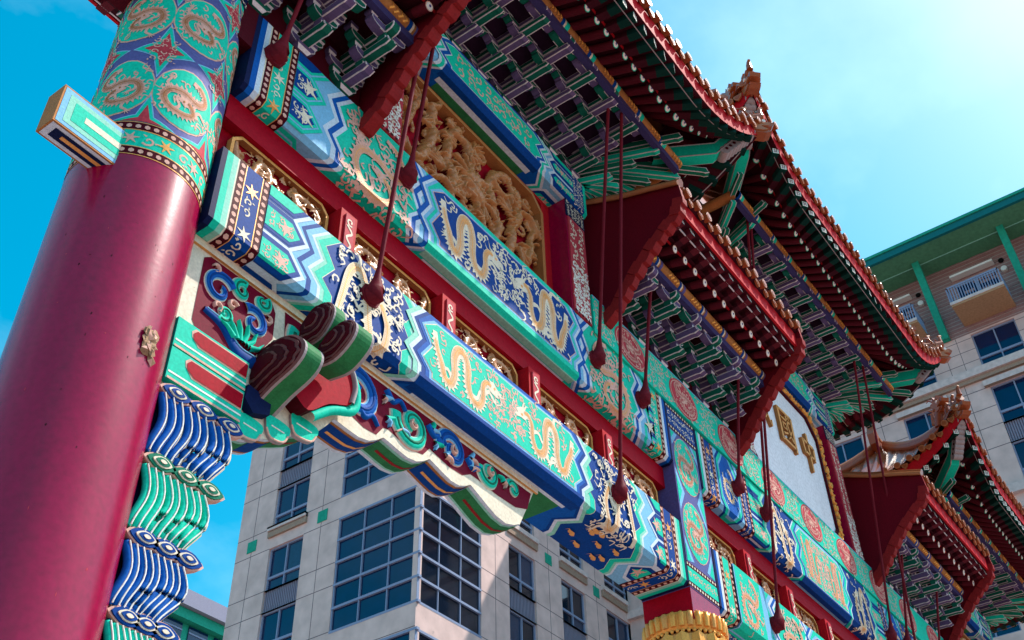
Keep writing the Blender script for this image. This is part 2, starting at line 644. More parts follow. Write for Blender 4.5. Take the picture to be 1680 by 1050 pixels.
def window(w, a0, a1, z0, z1, louv=None, glass='glass', cols=2, tr=0.3, join=False):
    """frame + panes; louv=(z0,z1) adds a louvred panel"""
    f = MB()
    t = .13
    wbox(f, w, a0, a0 + t, z0, z1, -.45, -.22, 'frame')
    wbox(f, w, a1 - t, a1, z0, z1, -.45, -.22, 'frame')
    wbox(f, w, a0, a1, z1 - t, z1, -.45, -.2, 'frame')
    wbox(f, w, a0, a1, z0, z0 + t, -.45, -.2, 'frame')
    zt = z0 + (z1 - z0) * tr
    wbox(f, w, a0, a1, zt - .11, zt + .11, -.45, -.18, 'frame')
    step = (a1 - a0) / cols
    for k in range(1, cols):
        wbox(f, w, a0 + k * step - .06, a0 + k * step + .06, z0, z1, -.45, -.19, 'frame')
    if join:
        f.face([w.P(a0, z0, -.35), w.P(a1, z0, -.35), w.P(a1, z1, -.35), w.P(a0, z1, -.35)], glass)
        mk('window', f, bl)
        return
    fo = mk('window', f, bl)
    for k in range(cols):
        for (za, zb) in ((z0, zt), (zt, z1)):
            p = MB()
            gi = abs(int(a0 * 31 + za * 17 + k * 7))
            gm = 'glass_curtain' if gi % 5 == 0 else glass
            p.face([w.P(a0 + k * step, za, -.35), w.P(a0 + (k + 1) * step, za, -.35), w.P(a0 + (k + 1) * step, zb, -.35), w.P(a0 + k * step, zb, -.35)], gm)
            mk('pane', p, fo)
    if louv:
        p = MB()
        wbox(p, w, a0, a1, louv[0], louv[1], -.45, -.35, 'louver')
        lo = mk('louver_panel', p, bl)
        p = MB()
        n = int((a1 - a0) / .21)
        for k in range(n):
            a = a0 + (k + .5) * (a1 - a0) / n
            wbox(p, w, a - .05, a + .05, louv[0] + .05, louv[1] - .05, -.35, -.2, 'louver')
        mk('louver_blades', p, lo, kind='stuff')


def shaded_sill(w, a0, a1, z, dz=.45, m='shaded_sill', out=.35):
    p = MB()
    P = w.P
    wbox(p, w, a0 - .25, a1 + .25, z - dz * .4, z, 0, out, 'stone_light')
    wbox(p, w, a0 - .25, a1 + .25, z - dz, z - dz * .4 - .01, 0, out * .6, m)  # lower strip is coloured as the shade under the sill slab
    mk('window_sill', p, bl)


WL, WF, WB = WallX(XL), WallY(YF), WallX(XR)
ROWS = [(26.9, 30.9), (32.95, 36.95), (39.0, 43.0), (45.05, 49.1), (51.15, 55.15), (57.1, 61.2), (63.2, 67.2)]
LOUV = [(24.9, 26.9), None, (43.0, 45.05), None, (55.15, 57.1), None, None]
louvs = {2: (43.0, 45.05), 4: (55.15, 57.1), 0: (30.9, 32.95)}
# left face
holes = []
for i, (a, b) in enumerate(ROWS):
    holes.append((63.2, 67.3, a, b))
for k, z in louvs.items():
    holes.append((63.2, 67.3, z[0], z[1]))
cw = [(26.6, 36.7), (38.9, 49.05), (51.2, 61.3), (63.5, 73.5)]
for a, b in cw:
    holes.append((YF, 59.1, a, b))
m = facade(WL, YF, 71.6, -3.2, 75, holes)
hf = []
for x0 in (69.9, 78.0):
    for i, (a, b) in enumerate(ROWS):
        hf.append((x0, x0 + 4, a, b))
    for k, z in louvs.items():
        hf.append((x0, x0 + 4, z[0], z[1]))
for a, b in cw:
    hf.append((XL, 66.0, a, b))
for i, (a, b) in enumerate(ROWS):
    hf.append((85.7, 90.0, a, b))
facade(WF, XL, XR, -3.2, 75, hf, mb=m)
m.box(XL, XR + 12, YF + .6, 71.6, 74.9, 75, 'stone')
m.face([(XL, 71.6, -3.2), (XR + 12, 71.6, -3.2), (XR + 12, 71.6, 75), (XL, 71.6, 75)], 'stone')
mk('stone_wall', m, bl)
for i, (a, b) in enumerate(ROWS):
    lv = louvs.get(i)
    window(WL, 63.2, 67.3, a, b, lv)
    for x0, x1 in ((69.9, 73.9), (78.0, 82.0), (85.7, 90.0)):
        window(WF, x0, x1, a, b, lv if x0 < 85 else None, 'glass_dark', join=i > 4)
    if i in (4, 2, 6):
        shaded_sill(WL, 63.2, 67.3, a - .02 if i != 4 else 51.15)
for z in (51.15, 39.0, 63.2):
    shaded_sill(WL, 63.2, 67.3, z, 1.0)
    for x0 in (69.9, 78.0, 85.2):
        shaded_sill(WF, x0, x0 + 4, z, 1.1)
# corner curtain walls
for a, b in cw:
    n = 5
    dz = (b - a) / n
    f = MB()
    for k in range(n + 1):
        z = a + k * dz
        wbox(f, WL, YF - .2, 59.1, z - .1, z + .1, -.3, .02, 'frame')
        wbox(f, WF, XL - .0, 66.0, z - .1, z + .1, -.3, .02, 'frame')
    for y in (YF + .12, 53.3, 56.2, 59.0):
        wbox(f, WL, y - .045 - (.1 if y < 51 else 0), y + .045 + (.1 if y < 51 else 0), a, b, -.3, -.02, 'frame')
    for x in (XL + .14, 60.65, 63.4, 65.9):
        wbox(f, WF, x - .04, x + .04, a, b, -.3, -.06, 'frame')
    if a > 63:
        f.face([WL.P(YF, a, -.18), WL.P(59.1, a, -.18), WL.P(59.1, b, -.18), WL.P(YF, b, -.18)], 'glass')
        f.face([WF.P(XL, a, -.18), WF.P(66, a, -.18), WF.P(66, b, -.18), WF.P(XL, b, -.18)], 'glass_dark')
    fo = mk('corner_glazing', f, bl)
    for k in range(n):
        for y0, y1 in ((YF, 53.3), (53.3, 56.2), (56.2, 59.1)):
            if a > 63:
                continue
            p = MB()
            e = random.Random(int(y0 * 7 + k * 13 + a)).uniform(-.02, .02)
            p.face([WL.P(y0, a + k * dz, -.18 + e), WL.P(y1, a + k * dz, -.18 - e), WL.P(y1, a + (k + 1) * dz, -.18 - e), WL.P(y0, a + (k + 1) * dz, -.18 + e)], 'glass')
            mk('pane', p, fo)
        for x0, x1 in ((XL, 60.65), (60.65, 63.4), (63.4, 66.0)):
            if a > 63:
                continue
            p = MB()
            p.face([WF.P(x0, a + k * dz, -.18), WF.P(x1, a + k * dz, -.18), WF.P(x1, a + (k + 1) * dz, -.18), WF.P(x0, a + (k + 1) * dz, -.18)], 'glass_dark')
            mk('pane', p, fo)
# joints between the cladding stones (recess lines drawn as thin dark grooves) and green squares
j = MB()
JZ = [30.9, 32.95, 36.9, 39.0, 43.0, 45.05, 49.1, 51.15, 55.2, 57.1, 61.2, 63.2]
for z in JZ:
    for a0, a1 in ((YF, 63.2), (67.3, 71.6)):
        if a0 < 51 and any(c[0] < z < c[1] for c in cw):
            a0 = 59.15
        wbox(j, WL, a0, a1, z - .035, z + .035, -.01, .004, 'joint')
    for a0, a1 in ((66, 69.9), (73.9, 78), (82, 85.7)):
        wbox(j, WF, a0, a1, z - .035, z + .035, -.01, .004, 'joint')
for y in (61.2, 69.6):
    wbox(j, WL, y - .03, y + .03, 20, 75, -.01, .005, 'joint')
for x in (67.95, 76.0, 84.0):
    wbox(j, WF, x - .03, x + .03, 20, 75, -.01, .005, 'joint')
mk('cladding_joints', j, bl)
for z in (50.1, 38.0, 62.2):
    for y in (61.1, 69.6):
        j = MB()
        wbox(j, WL, y - .55, y + .55, z - .55, z + .55, -.05, .06, 'teal')
        mk('green_square', j, bl)
    for x in (67.9, 76.0, 84.0):
        j = MB()
        wbox(j, WF, x - .5, x + .5, z - .5, z + .5, -.05, .06, 'teal')
        mk('green_square', j, bl)

# far wing facing the camera (wall at x = 90)
hb = []
WY = [(-9.0, -5.0), (-.8, 3.3), (7.5, 11.5), (15.6, 19.6), (23.7, 27.7), (31.8, 35.8), (39.9, 43.9)]
RB = [(26.1, 30.1), (32.2, 36.1), (38.2, 42.1), (44.25, 48.15), (50.3, 54.2), (56.3, 60.2), (62.35, 66.25)]
LB = {1: (36.1, 38.2), 3: (48.15, 50.3), 5: None}
LBz = [(54.2, 56.3), (42.1, 44.25), (30.1, 32.2)]
for y0, y1 in WY:
    for a, b in RB:
        hb.append((y0, y1, a, b))
    for a, b in LBz:
        hb.append((y0, y1, a, b))
m = facade(WB, -14, YR + 1, -3.2, 66.4, hb)
facade(WB, -14, YR + 1, 66.4, 75.2, [], 'brick', mb=m)
m.face([(90, -14, -3.2), (110, -14, -3.2), (110, -14, 75), (90, -14, 75)], 'stone')
mk('far_wall', m, bl)
for y0, y1 in WY:
    for i, (a, b) in enumerate(RB):
        if a < 36 and y0 > 24:
            continue
        lv = {0: (30.1, 32.2), 2: (42.1, 44.25), 4: (54.2, 56.3)}.get(i)
        window(WB, y0, y1, a, b, lv, join=(y0 > 24 or y0 < -5 or a < 38))
j = MB()
wbox(j, WB, -14, YR, 61.55, 62.3, 0, .55, 'stone_light')
wbox(j, WB, -14, YR, 61.1, 61.54, 0, .3, 'shaded_sill')
wbox(j, WB, -14, YR, 49.4, 50.2, 0, .5, 'stone_light')
mk('cornice', j, bl)
for y0, y1 in WY[2:4]:
    j = MB()
    wbox(j, WB, y0 - .4, y1 + .4, 60.2, 60.75, 0, .4, 'stone_light', 'shaded_sill')
    mk('window_lintel', j, bl)
j = MB()
for z in (58.2, 56.3, 54.2, 48.15, 44.25, 42.1, 60.2):
    for k in range(len(WY) - 1):
        wbox(j, WB, WY[k][1], WY[k + 1][0], z - .035, z + .035, -.01, .004, 'joint')
for z in (63.4, 64.65, 65.9):
    for k in range(len(WY) - 1):
        wbox(j, WB, WY[k][1], WY[k + 1][0], z - .03, z + .03, -.01, .004, 'joint')
for k in range(len(WY) - 1):
    c = (WY[k][1] + WY[k + 1][0]) / 2
    wbox(j, WB, c - .03, c + .03, 20, 61.1, -.01, .005, 'joint')
    for d in (-.65, .65):
        wbox(j, WB, c + d - .025, c + d + .025, 62.3, 66.4, -.01, .005, 'joint')
mk('cladding_joints', j, bl)
# brick courses in the top storey
j = MB()
rb = random.Random(5)
for k in range(int((75 - 66.5) / .42)):
    z = 66.6 + k * .42
    wbox(j, WB, -14, YR, z - .05, z + .05, -.01, .005, 'brick_joint')
for k in range(20):
    z = 66.6 + k * .42 + .055
    for q in range(34):
        if rb.random() < .55:
            y = -4 + q * 1.05 + (k % 2) * .5
            wbox(j, WB, y, y + .98, z, z + .31, 0, rb.uniform(.02, .06), 'brick')
mk('brick_courses', j, bl, kind='stuff')
for y in (-2.7, 5.4, 13.6, 21.8, 29.9, 38.0):
    j = MB()
    j.prism([(89.95, 66.4), (87.9, 74.7), (87.2, 74.7), (89.3, 66.4)], 'Y', y - .33, y + .33, 'teal')
    mk('green_strut', j, bl)
for n_, (y0, y1) in enumerate(((-9.2, -4.4), (-1.2, 3.6), (6.9, 11.7), (15.0, 19.8), (23.1, 27.9), (31.2, 36.0))):
    j = MB()
    j.box(86.5, 90, y0, y1, 67.3, 67.75, 'balcony')
    j.box(86.42, 86.5, y0 - .05, y1 + .05, 67.5, 67.8, 'stone_light')
    bo = mk('balcony', j, bl)
    j = MB()
    j.box(86.55, 86.65, y0, y1, 69.5, 69.65, 'frame')
    j.box(86.55, 90, y0, y0 + .1, 69.5, 69.65, 'frame')
    j.box(86.55, 90, y1 - .1, y1, 69.5, 69.65, 'frame')
    n = 20
    for k in range(n + 1):
        y = y0 + (y1 - y0) * k / n
        j.box(86.58, 86.63, y - .045, y + .045, 67.8, 69.5, 'frame')
    for k in range(1, 9):
        for y in (y0 + .05, y1 - .05):
            j.box(86.6 + k * .38, 86.66 + k * .38, y - .03, y + .03, 67.8, 69.5, 'frame')
    mk('railing', j, bo)
    j = MB()
    j.face([(89.97, y0 + .5, 67.8), (89.97, y1 - .5, 67.8), (89.97, y1 - .5, 71.9), (89.97, y0 + .5, 71.9)], 'glass')
    j.box(89.85, 89.95, y0 + .4, y1 - .4, 71.9, 72.1, 'frame')
    j.box(89.85, 89.95, (y0 + y1) / 2 - .08, (y0 + y1) / 2 + .08, 67.8, 71.9, 'frame')
    mk('balcony_door', j, bl)
    j = MB()
    j.box(89.2, 89.95, y0 + .35, y1 - .35, 72.75, 72.98, 'ceramic_white')
    mk('door_hood', j, bl)
    j = MB()
    j.tube([(89.95, y0 - .3, 71.7), (89.6, y0 - .3, 71.7)], .28, 'ceramic_white', 12)
    mk('wall_lamp', j, bl)
    j = MB()
    j.tube([(89.98, y0 - .3, 72.9), (89.85, y0 - .3, 72.9)], .26, 'black', 12)
    mk('vent', j, bl)
j = MB()
j.box(87.9, 110, -14, YR + 4, 74.72, 75.0, 'teal_soffit')
j.box(85.3, 87.88, -14, YR + 4, 74.66, 75.0, 'teal_soffit')
j.box(87.85, 87.93, -14, YR + 4, 74.58, 74.75, 'green_pale')
mk('eave_soffit', j, bl)
j = MB()
j.box(84.95, 85.28, -14, YR + 4, 74.6, 75.3, 'teal_edge')
j.prism([(84.8, 75.3), (110, 78.5), (110, 78.9), (84.8, 75.6)], 'Y', -14, YR + 4, 'teal')
mk('roof', j, bl)

# small teal building far left
t3 = thing('teal_building', 'small teal-framed building with grey parapet at lower left, left of the stone block', 'building', (100, 130, -3.2))
j = MB()
j.box(80, 112, 120.6, 145, -3.2, 71.9, 'teal', front='teal')
mk('wall', j, t3)
j = MB()
j.box(79, 113, 118.6, 146, 72.1, 74.4, 'louver')
mk('parapet', j, t3)
j = MB()
j.box(79.6, 112.4, 119.4, 120.5, 70.6, 72.05, 'teal')
mk('beam', j, t3)
for k in range(7):
    x = 82.3 + k * 4.6
    j = MB()
    j.box(x, x + 3.4, 120.4, 120.58, 60, 70.4, 'glass')
    for z in (62, 64, 66, 68, 69.4):
        j.box(x, x + 3.4, 120.3, 120.39, z - .1, z + .1, 'frame')
    mk('window', j, t3)

# ================================================================== THE ARCHWAY
AX = 29.75      # middle of the gate
arch = thing('ceremonial_archway', 'painted gateway with red columns, turquoise and blue dragon beams, brackets and upturned tiled roofs', 'archway', (AX, 10.6, -3.2))


# ---- outer columns
def column(cx, seed, full=True):
    cy, r = 10.8, 0.955
    mb = MB()
    mb.lathe([(1.25, -3.2), (1.25, -2.9), (1.1, -2.7), (r + .03, -2.5)], 'stone', 40, (cx, cy))
    mb.lathe([(r, -2.5), (r, 4), (r, 8), (r, 11.97)], 'lacquer', 96, (cx, cy))
    mb.lathe([(r, 11.97), (r, 17.2), (r * .9, 17.3), (0.01, 17.3)], 'column_blue', 64, (cx, cy))
    co = mk('round_column', mb, arch, (cx, cy, -3.2))
    n = 72
    prof = [(cx + r * math.cos(a), cy + r * math.sin(a)) for a in [math.radians(-270 + 360 * i / n) for i in range(n + 1)]]
    sf = Surf(prof, 'Z')
    Lt = sf.L[-1]

    def Q(deg):  # deg 0 faces -Y, positive towards +X
        return (180 + deg) / 360 * Lt
    full_q = lambda z0, z1: [(z0, 0), (z1, 0), (z1, Lt), (z0, Lt)]
    for z in (11.97, 12.48):
        mb = MB()
        sf.paint(mb, full_q(z, z + .15), 'maroon', 1)
        k = 48
        for i in range(k):
            sf.paint(mb, disc((z + .075, (i + .5) * Lt / k), .042, 6), 'pink', 2)
        for zz in (z - .012, z + .15):
            sf.paint(mb, full_q(zz, zz + .015), 'gold', 2)
        mk('bead_row', mb, co)
    mb = MB()
    sf.paint(mb, full_q(12.135, 12.465), 'green', 1)
    for i in range(12):
        q = (i + .5) * Lt / 12
        sf.paints(mb, flower((12.3, q), .13, 6), 'gold' if i % 2 else 'pink', 3)
        sf.paints(mb, scroll_fill((12.15, 12.45, q + .16, q + .38), .16, seed + i), 'pink', 2)
    mk('scroll_band', mb, co)
    for j_ in range(3):
        for i in range(6):
            if j_ == 2 and i > 3 and not full:
                continue
            zc, q = 13.45 + j_ * 1.83, Q(-9 + 60 * i - 120)
            R = .52
            if zc + R > 17.1:
                zc = 17.05
            mb = MB()
            sf.paint(mb, disc((zc, q), R * 1.0, 20, .66), 'pink', 1)
            sf.paint(mb, disc((zc, q), R * .96, 20, .63), 'green', 2)
            b, l, w = dragon((-.55, .55, -.45, .45), 'coil', flipx=bool(i % 2), seed=seed + i + j_ * 7, wb=.13, wisps=26)
            rot = lambda P: [[(zc - a[1] * 1.05, q + a[0] * .8) for a in p] for p in P]
            sf.paints(mb, rot(w), 'pink', 3)
            sf.paints(mb, rot(b), 'pink', 4)
            sf.paints(mb, rot(l), 'gold_dark', 5)
            mk('dragon_medallion', mb, co)
        for i in range(6):
            q = Q(-9 + 30 + 60 * i - 120)
            for zc in ([14.37 + 1.83 * j_] + ([12.62] if j_ == 0 else [])):
                lo = 12.66
                def star(s, lay, m):
                    P = []
                    for k in range(8):
                        a = k * math.pi / 4
                        rr = (.62 if k % 2 == 0 else .24) * s
                        P.append((zc + rr * math.cos(a) * 1.1, q + rr * math.sin(a) * .78))
                    if zc < 13:
                        P = [(max(p[0], lo), p[1]) for p in P]
                    if zc > 16.5:
                        P = [(min(p[0], 17.1), p[1]) for p in P]
                    sf.paint(mb, P, m, lay)
                mb = MB()
                star(1, 1, 'blue_light')
                star(.9, 2, 'green')
                star(.62, 3, 'pink_red')
                if 13 < zc < 16.8:
                    sf.paints(mb, scroll_fill((zc - .3, zc + .3, q - .2, q + .2), .13, seed + i), 'pink', 4)
                    sf.paint(mb, disc((zc, q), .07, 8), 'pink_red', 5)
                mk('star_motif', mb, co)
    mb = MB()
    sf.paint(mb, full_q(16.75, 17.2), 'navy', 6)
    sf.paints(mb, scroll_fill((16.78, 17.17, .1, Lt - .1), .17, seed), 'cream', 7)
    mk('top_band', mb, co)
    return co


c1 = column(5.877, 3)
column(2 * AX - 5.877, 40)
# peeling patch and scuffs on the near column
mb = MB()
rp_ = random.Random(4)
for k in range(22):
    a = math.radians(11.5 + rp_.uniform(-5, 6) + k * .12)
    z = 9.22 - k * .017 + rp_.uniform(-.07, .07)
    ring_ = []
    n_ = 5
    for q in range(n_):
        b_ = q * 6.283 / n_ + rp_.uniform(-.4, .4)
        rr_ = rp_.uniform(.04, .11)
        aa = a + rr_ * math.cos(b_) / .955
        R_ = .957 + rp_.uniform(.0, .055)
        ring_.append((5.877 + R_ * math.sin(aa), 10.8 - R_ * math.cos(aa), z + rr_ * math.sin(b_)))
    R_ = .957 + rp_.uniform(.03, .08)
    c_ = (5.877 + R_ * math.sin(a), 10.8 - R_ * math.cos(a), z)
    for q in range(n_):
        mb.face([ring_[q], ring_[(q + 1) % n_], c_], 'peel' if (k + q) % 4 else 'pink')
mk('peeled_patch', mb, c1, label='crumpled patch of peeling paint')
mb = MB()
# small scratches and chips in the lacquer
for k in range(45):
    a = math.radians(rp_.uniform(-75, 38))
    z = rp_.uniform(2, 11.5)
    l_ = rp_.uniform(.006, .03)
    w_ = rp_.uniform(.004, .011)
    R_ = .9565
    mb.face([(5.877 + R_ * math.sin(a + dx / .955), 10.8 - R_ * math.cos(a + dx / .955), z + dz) for dx, dz in ((-w_, 0), (0, -l_), (w_ * 1.2, l_ * .2), (w_ * .2, l_))], 'rafter_dark' if k % 3 else 'pink_red')
mk('lacquer_scuffs', mb, c1, kind='stuff')

# beam head that sticks out of the column to the left
mb = MB()
mb.box(4.14, 5.3, 10.2, 10.56, 11.72, 12.45, 'gold_dark')
st = mk('beam_head', mb, c1)
mb = MB()
sfx = Surf([(10.2, 12.45), (10.2, 11.72), (10.56, 11.72)], 'X')
for (a0, a1, q0, q1), m_, l in (((4.17, 5.3, .03, .70), 'blue_light', 1), ((4.26, 5.3, .10, .63), 'green_pale', 2), ((4.36, 5.3, .19, .54), 'green', 3), ((4.55, 5.3, .31, .42), 'cream', 4),
                                ((4.17, 5.3, .76, 1.06), 'white_blue', 1), ((4.26, 5.3, .82, 1.0), 'navy', 2), ((4.4, 5.3, .88, .94), 'gold', 3)):
    sfx.paint(mb, [(a0, q0), (a1, q0), (a1, q1), (a0, q1)], m_, l)
mk('painted_border', mb, st)


# ---- painted beams
def zig(x, sg, Hf, Q, sc=1.0):
    pts = [(0, .33), (.43, 0), (.86, .25), (1.33, 0), (1.62, .25), (2.0, .25)]
    k = Hf / 2.0
    P = [(x + sg * dx * sc, q * k) for q, dx in pts]
    P += [(x - sg * .12 * sc, Hf + .36), (x + sg * .12 * sc, Hf + .72), (x - sg * .15 * sc, Hf + 1.05), (x - sg * .15 * sc, Q)]
    return P


def rect(a0, a1, q0, q1):
    return [(a0, q0), (a1, q0), (a1, q1), (a0, q1)]


def bead_band(sf, mb, a, w, Q, bg='maroon', dot='pink'):
    sf.paint(mb, rect(a, a + w, 0, Q), bg, 2)
    n = int(Q / (w * 1.05))
    for i in range(n):
        sf.paint(mb, disc((a + w / 2, (i + .5) * Q / n), w * .34, 6), dot, 3)


def end_set(sf, par, a, sg, Q, cols, Hf):
    """striped end, bead rows and scroll band; a is the outer end, sg direction inward; returns inner x"""
    mb = MB()

    def R(d0, d1, m, lay=1):
        x0, x1 = sorted((a + sg * d0, a + sg * d1))
        sf.paint(mb, rect(x0, x1, 0, Q), m, lay)
    R(0, .10, 'navy')
    R(.10, .22, cols[0])
    R(.22, .32, cols[1])
    R(.32, .35, 'cream')
    d = .35
    for k in range(2):
        x0 = min(a + sg * d, a + sg * (d + .14))
        bead_band(sf, mb, x0, .14, Q)
        if k == 0:
            x0, x1 = sorted((a + sg * (d + .14), a + sg * (d + .14 + .36)))
            sf.paint(mb, rect(x0, x1, 0, Q), cols[2], 1)
            sf.paint(mb, rect(x0, x0 + .015, 0, Q), 'gold', 2)
            sf.paint(mb, rect(x1 - .015, x1, 0, Q), 'gold', 2)
            n = int(Q / .7)
            for i in range(n):
                q = (i + .5) * Q / n
                sf.paints(mb, flower(((x0 + x1) / 2, q), .15, 6), 'cream' if i % 2 else 'gold', 3)
                sf.paints(mb, scroll_fill((x0 + .03, x1 - .03, q + .16, min(Q - .02, q + .54)), .17, i + 3), 'cream', 2)
        d += .5
    mk('end_band', mb, par)
    return a + sg * 1.0


def fingers(sf, par, xa, xt, Hf, Q, style, seed=0):
    mb = MB()
    sg = 1 if xt > xa else -1
    sf.paint(mb, rect(min(xa, xt) - (.6 if sg < 0 else 0), max(xa, xt) + (.6 if sg > 0 else 0), 0, Q), 'blue_light', 0.05)
    cen = [0.02, Hf * .37, Hf * .76] if style == 'A' else [0.02, Hf * .42, Hf * .86]
    cen += [Hf + .55]
    hh = Hf * .19
    colr = ('green', 'blue_light', 'green', 'blue') if style == 'A' else ('white_blue', 'blue', 'blue', 'green')
    for ci, qc in enumerate(cen):
        for k, (m_, ins) in enumerate(zip(colr, (0, .09, .13, .2))):
            h = hh * 1.18 - ins
            if style == 'B':
                h += .05
            t = xt - sg * ins * 1.1
            P = [(xa, qc - h), (t - sg * h, qc - h), (t, qc), (t - sg * h, qc + h), (xa, qc + h)]
            P = [(p[0], max(0, min(Q, p[1]))) for p in P]
            sf.paint(mb, P, m_, k + 2)
        if Hf > qc > .1 or qc > Hf:
            xm = (xa + xt) / 2 - sg * .05
            sf.paints(mb, flower((xm, qc), hh * .62, 5, .5), 'cream' if style == 'A' else 'pink', 6)
            sf.paints(mb, scroll_fill(tuple(sorted((xa + sg * .04, xt - sg * .35))) + (qc - hh * .5, qc + hh * .5), .15, seed + ci), 'cream' if style == 'A' else 'pink', 6)
    mk('pointed_motifs', mb, par)


def zigzone(sf, mb, xl, xr, Hf, Q, stripes, lay0=1):
    """nested stripes; each inset"""
    for k, (m_, ins) in enumerate(stripes):
        k = k * (.5 if lay0 < 1 else 1)
        L_, R_ = zig(xl + ins, 1, Hf, Q), zig(xr - ins, -1, Hf, Q)
        sf.paint(mb, L_ + R_[::-1], m_, lay0 + k)


def panel_poly(xl, xr, Hf, ins, top, bot):
    k = Hf / 2.0
    L_ = [(0, .33), (.43, 0), (.86, .25), (1.33, 0), (1.62, .25), (2.0, .25)]

    def side(x, sg):
        P = []
        for q, dx in L_:
            qq = min(max(q * k, top), bot)
            P.append((x + sg * dx, qq))
        # drop duplicates
        out = [P[0]]
        for p in P[1:]:
            if abs(p[1] - out[-1][1]) > 1e-6:
                out.append(p)
        return out
    return side(xl + ins, 1) + side(xr - ins, -1)[::-1]


def dragons_in(sf, par, rects, kind, m_, lay, seed, wb=.11, wisps=40, name='painted_dragon', wm=None):
    for k, (r_, fx) in enumerate(rects):
        mb = MB()
        b, l, w = dragon(r_, kind, flipx=fx, seed=seed + k, wb=wb, wisps=wisps)
        sf.paints(mb, w, wm or m_, lay)
        sf.paints(mb, b, m_, lay + 1)
        sf.paints(mb, l, 'gold', lay + 2)
        mk(name, mb, par)


def beam(name, x0, x1, zb, zt, yf=10.0, depth=1.15, label=None):
    c = .09
    mb = MB()
    yb = yf + depth
    mb.prism([(yf, zt), (yf, zb + c), (yf + c, zb), (yb - c, zb), (yb, zb + c), (yb, zt)], 'X', x0, x1, 'navy')
    o = mk(name, mb, arch, label=label)
    sf = Surf([(yf, zt), (yf, zb + c), (yf + c, zb), (yb - c, zb)], 'X')
    return o, sf, sf.L[1] + .06, sf.L[-1]


def style_upper(o, sf, x0, x1, H, Q, seed, zs):
    """end | fingers | green dragon | long blue panel | green dragon | fingers | end"""
    z1, z2, z3, z4 = zs
    a = end_set(sf, o, x0, 1, Q, ('blue_mid', 'white_blue', 'green'), H)
    b = end_set(sf, o, x1, -1, Q, ('blue_mid', 'white_blue', 'green'), H)
    fingers(sf, o, a, z1 - .1, H, Q, 'A', seed)
    fingers(sf, o, b, z4 + .1, H, Q, 'A', seed + 5)
    for p, q in ((z1, z2 + .25), (z3 - .25, z4)):
        mb = MB()
        zigzone(sf, mb, p, q, H, Q, (('green', -.40), ('blue_light', -.28), ('white_blue', -.12), ('blue_mid', 0), ('white_blue', .12), ('green', .22)), .2)
        mk('green_field', mb, o)
    mb = MB()
    zigzone(sf, mb, z2, z3, H, Q, (('blue_mid', 0), ('white_blue', .12), ('blue_light', .2), ('green', .28)), 4)
    sf.paint(mb, rect(z2 + .35, z3 - .35, H - .16, H + .05), 'green', 8)
    sf.paint(mb, rect(z2 + .4, z3 - .4, H + .05, H + .22), 'green_pale', 8)
    sf.paint(mb, rect(z2 + .55, z3 - .55, H + .24, H + .42), 'white_blue', 8)
    sf.paint(mb, rect(z2 + .7, z3 - .7, H + .44, H + .75), 'navy', 8)
    sf.paint(mb, panel_poly(z2, z3, H, .36, .12, H - .2), 'blue_light', 8)
    sf.paint(mb, panel_poly(z2, z3, H, .43, .17, H - .25), 'pink', 9)
    sf.paint(mb, panel_poly(z2, z3, H, .455, .185, H - .265), 'blue', 10)
    mk('blue_panel', mb, o)
    xm = (z2 + z3) / 2
    dragons_in(sf, o, [((z2 + .75, xm - .08, .27, H - .35), False), ((xm + .08, z3 - .75, .27, H - .35), True)], 'long', 'cream', 11, seed, .15, 80)
    dragons_in(sf, o, [((z1 + .5, z2 - .15, .15, H + .25), False), ((z3 + .15, z4 - .5, .15, H + .25), True)], 'coil', 'pink', 8, seed + 9, .11, 130)


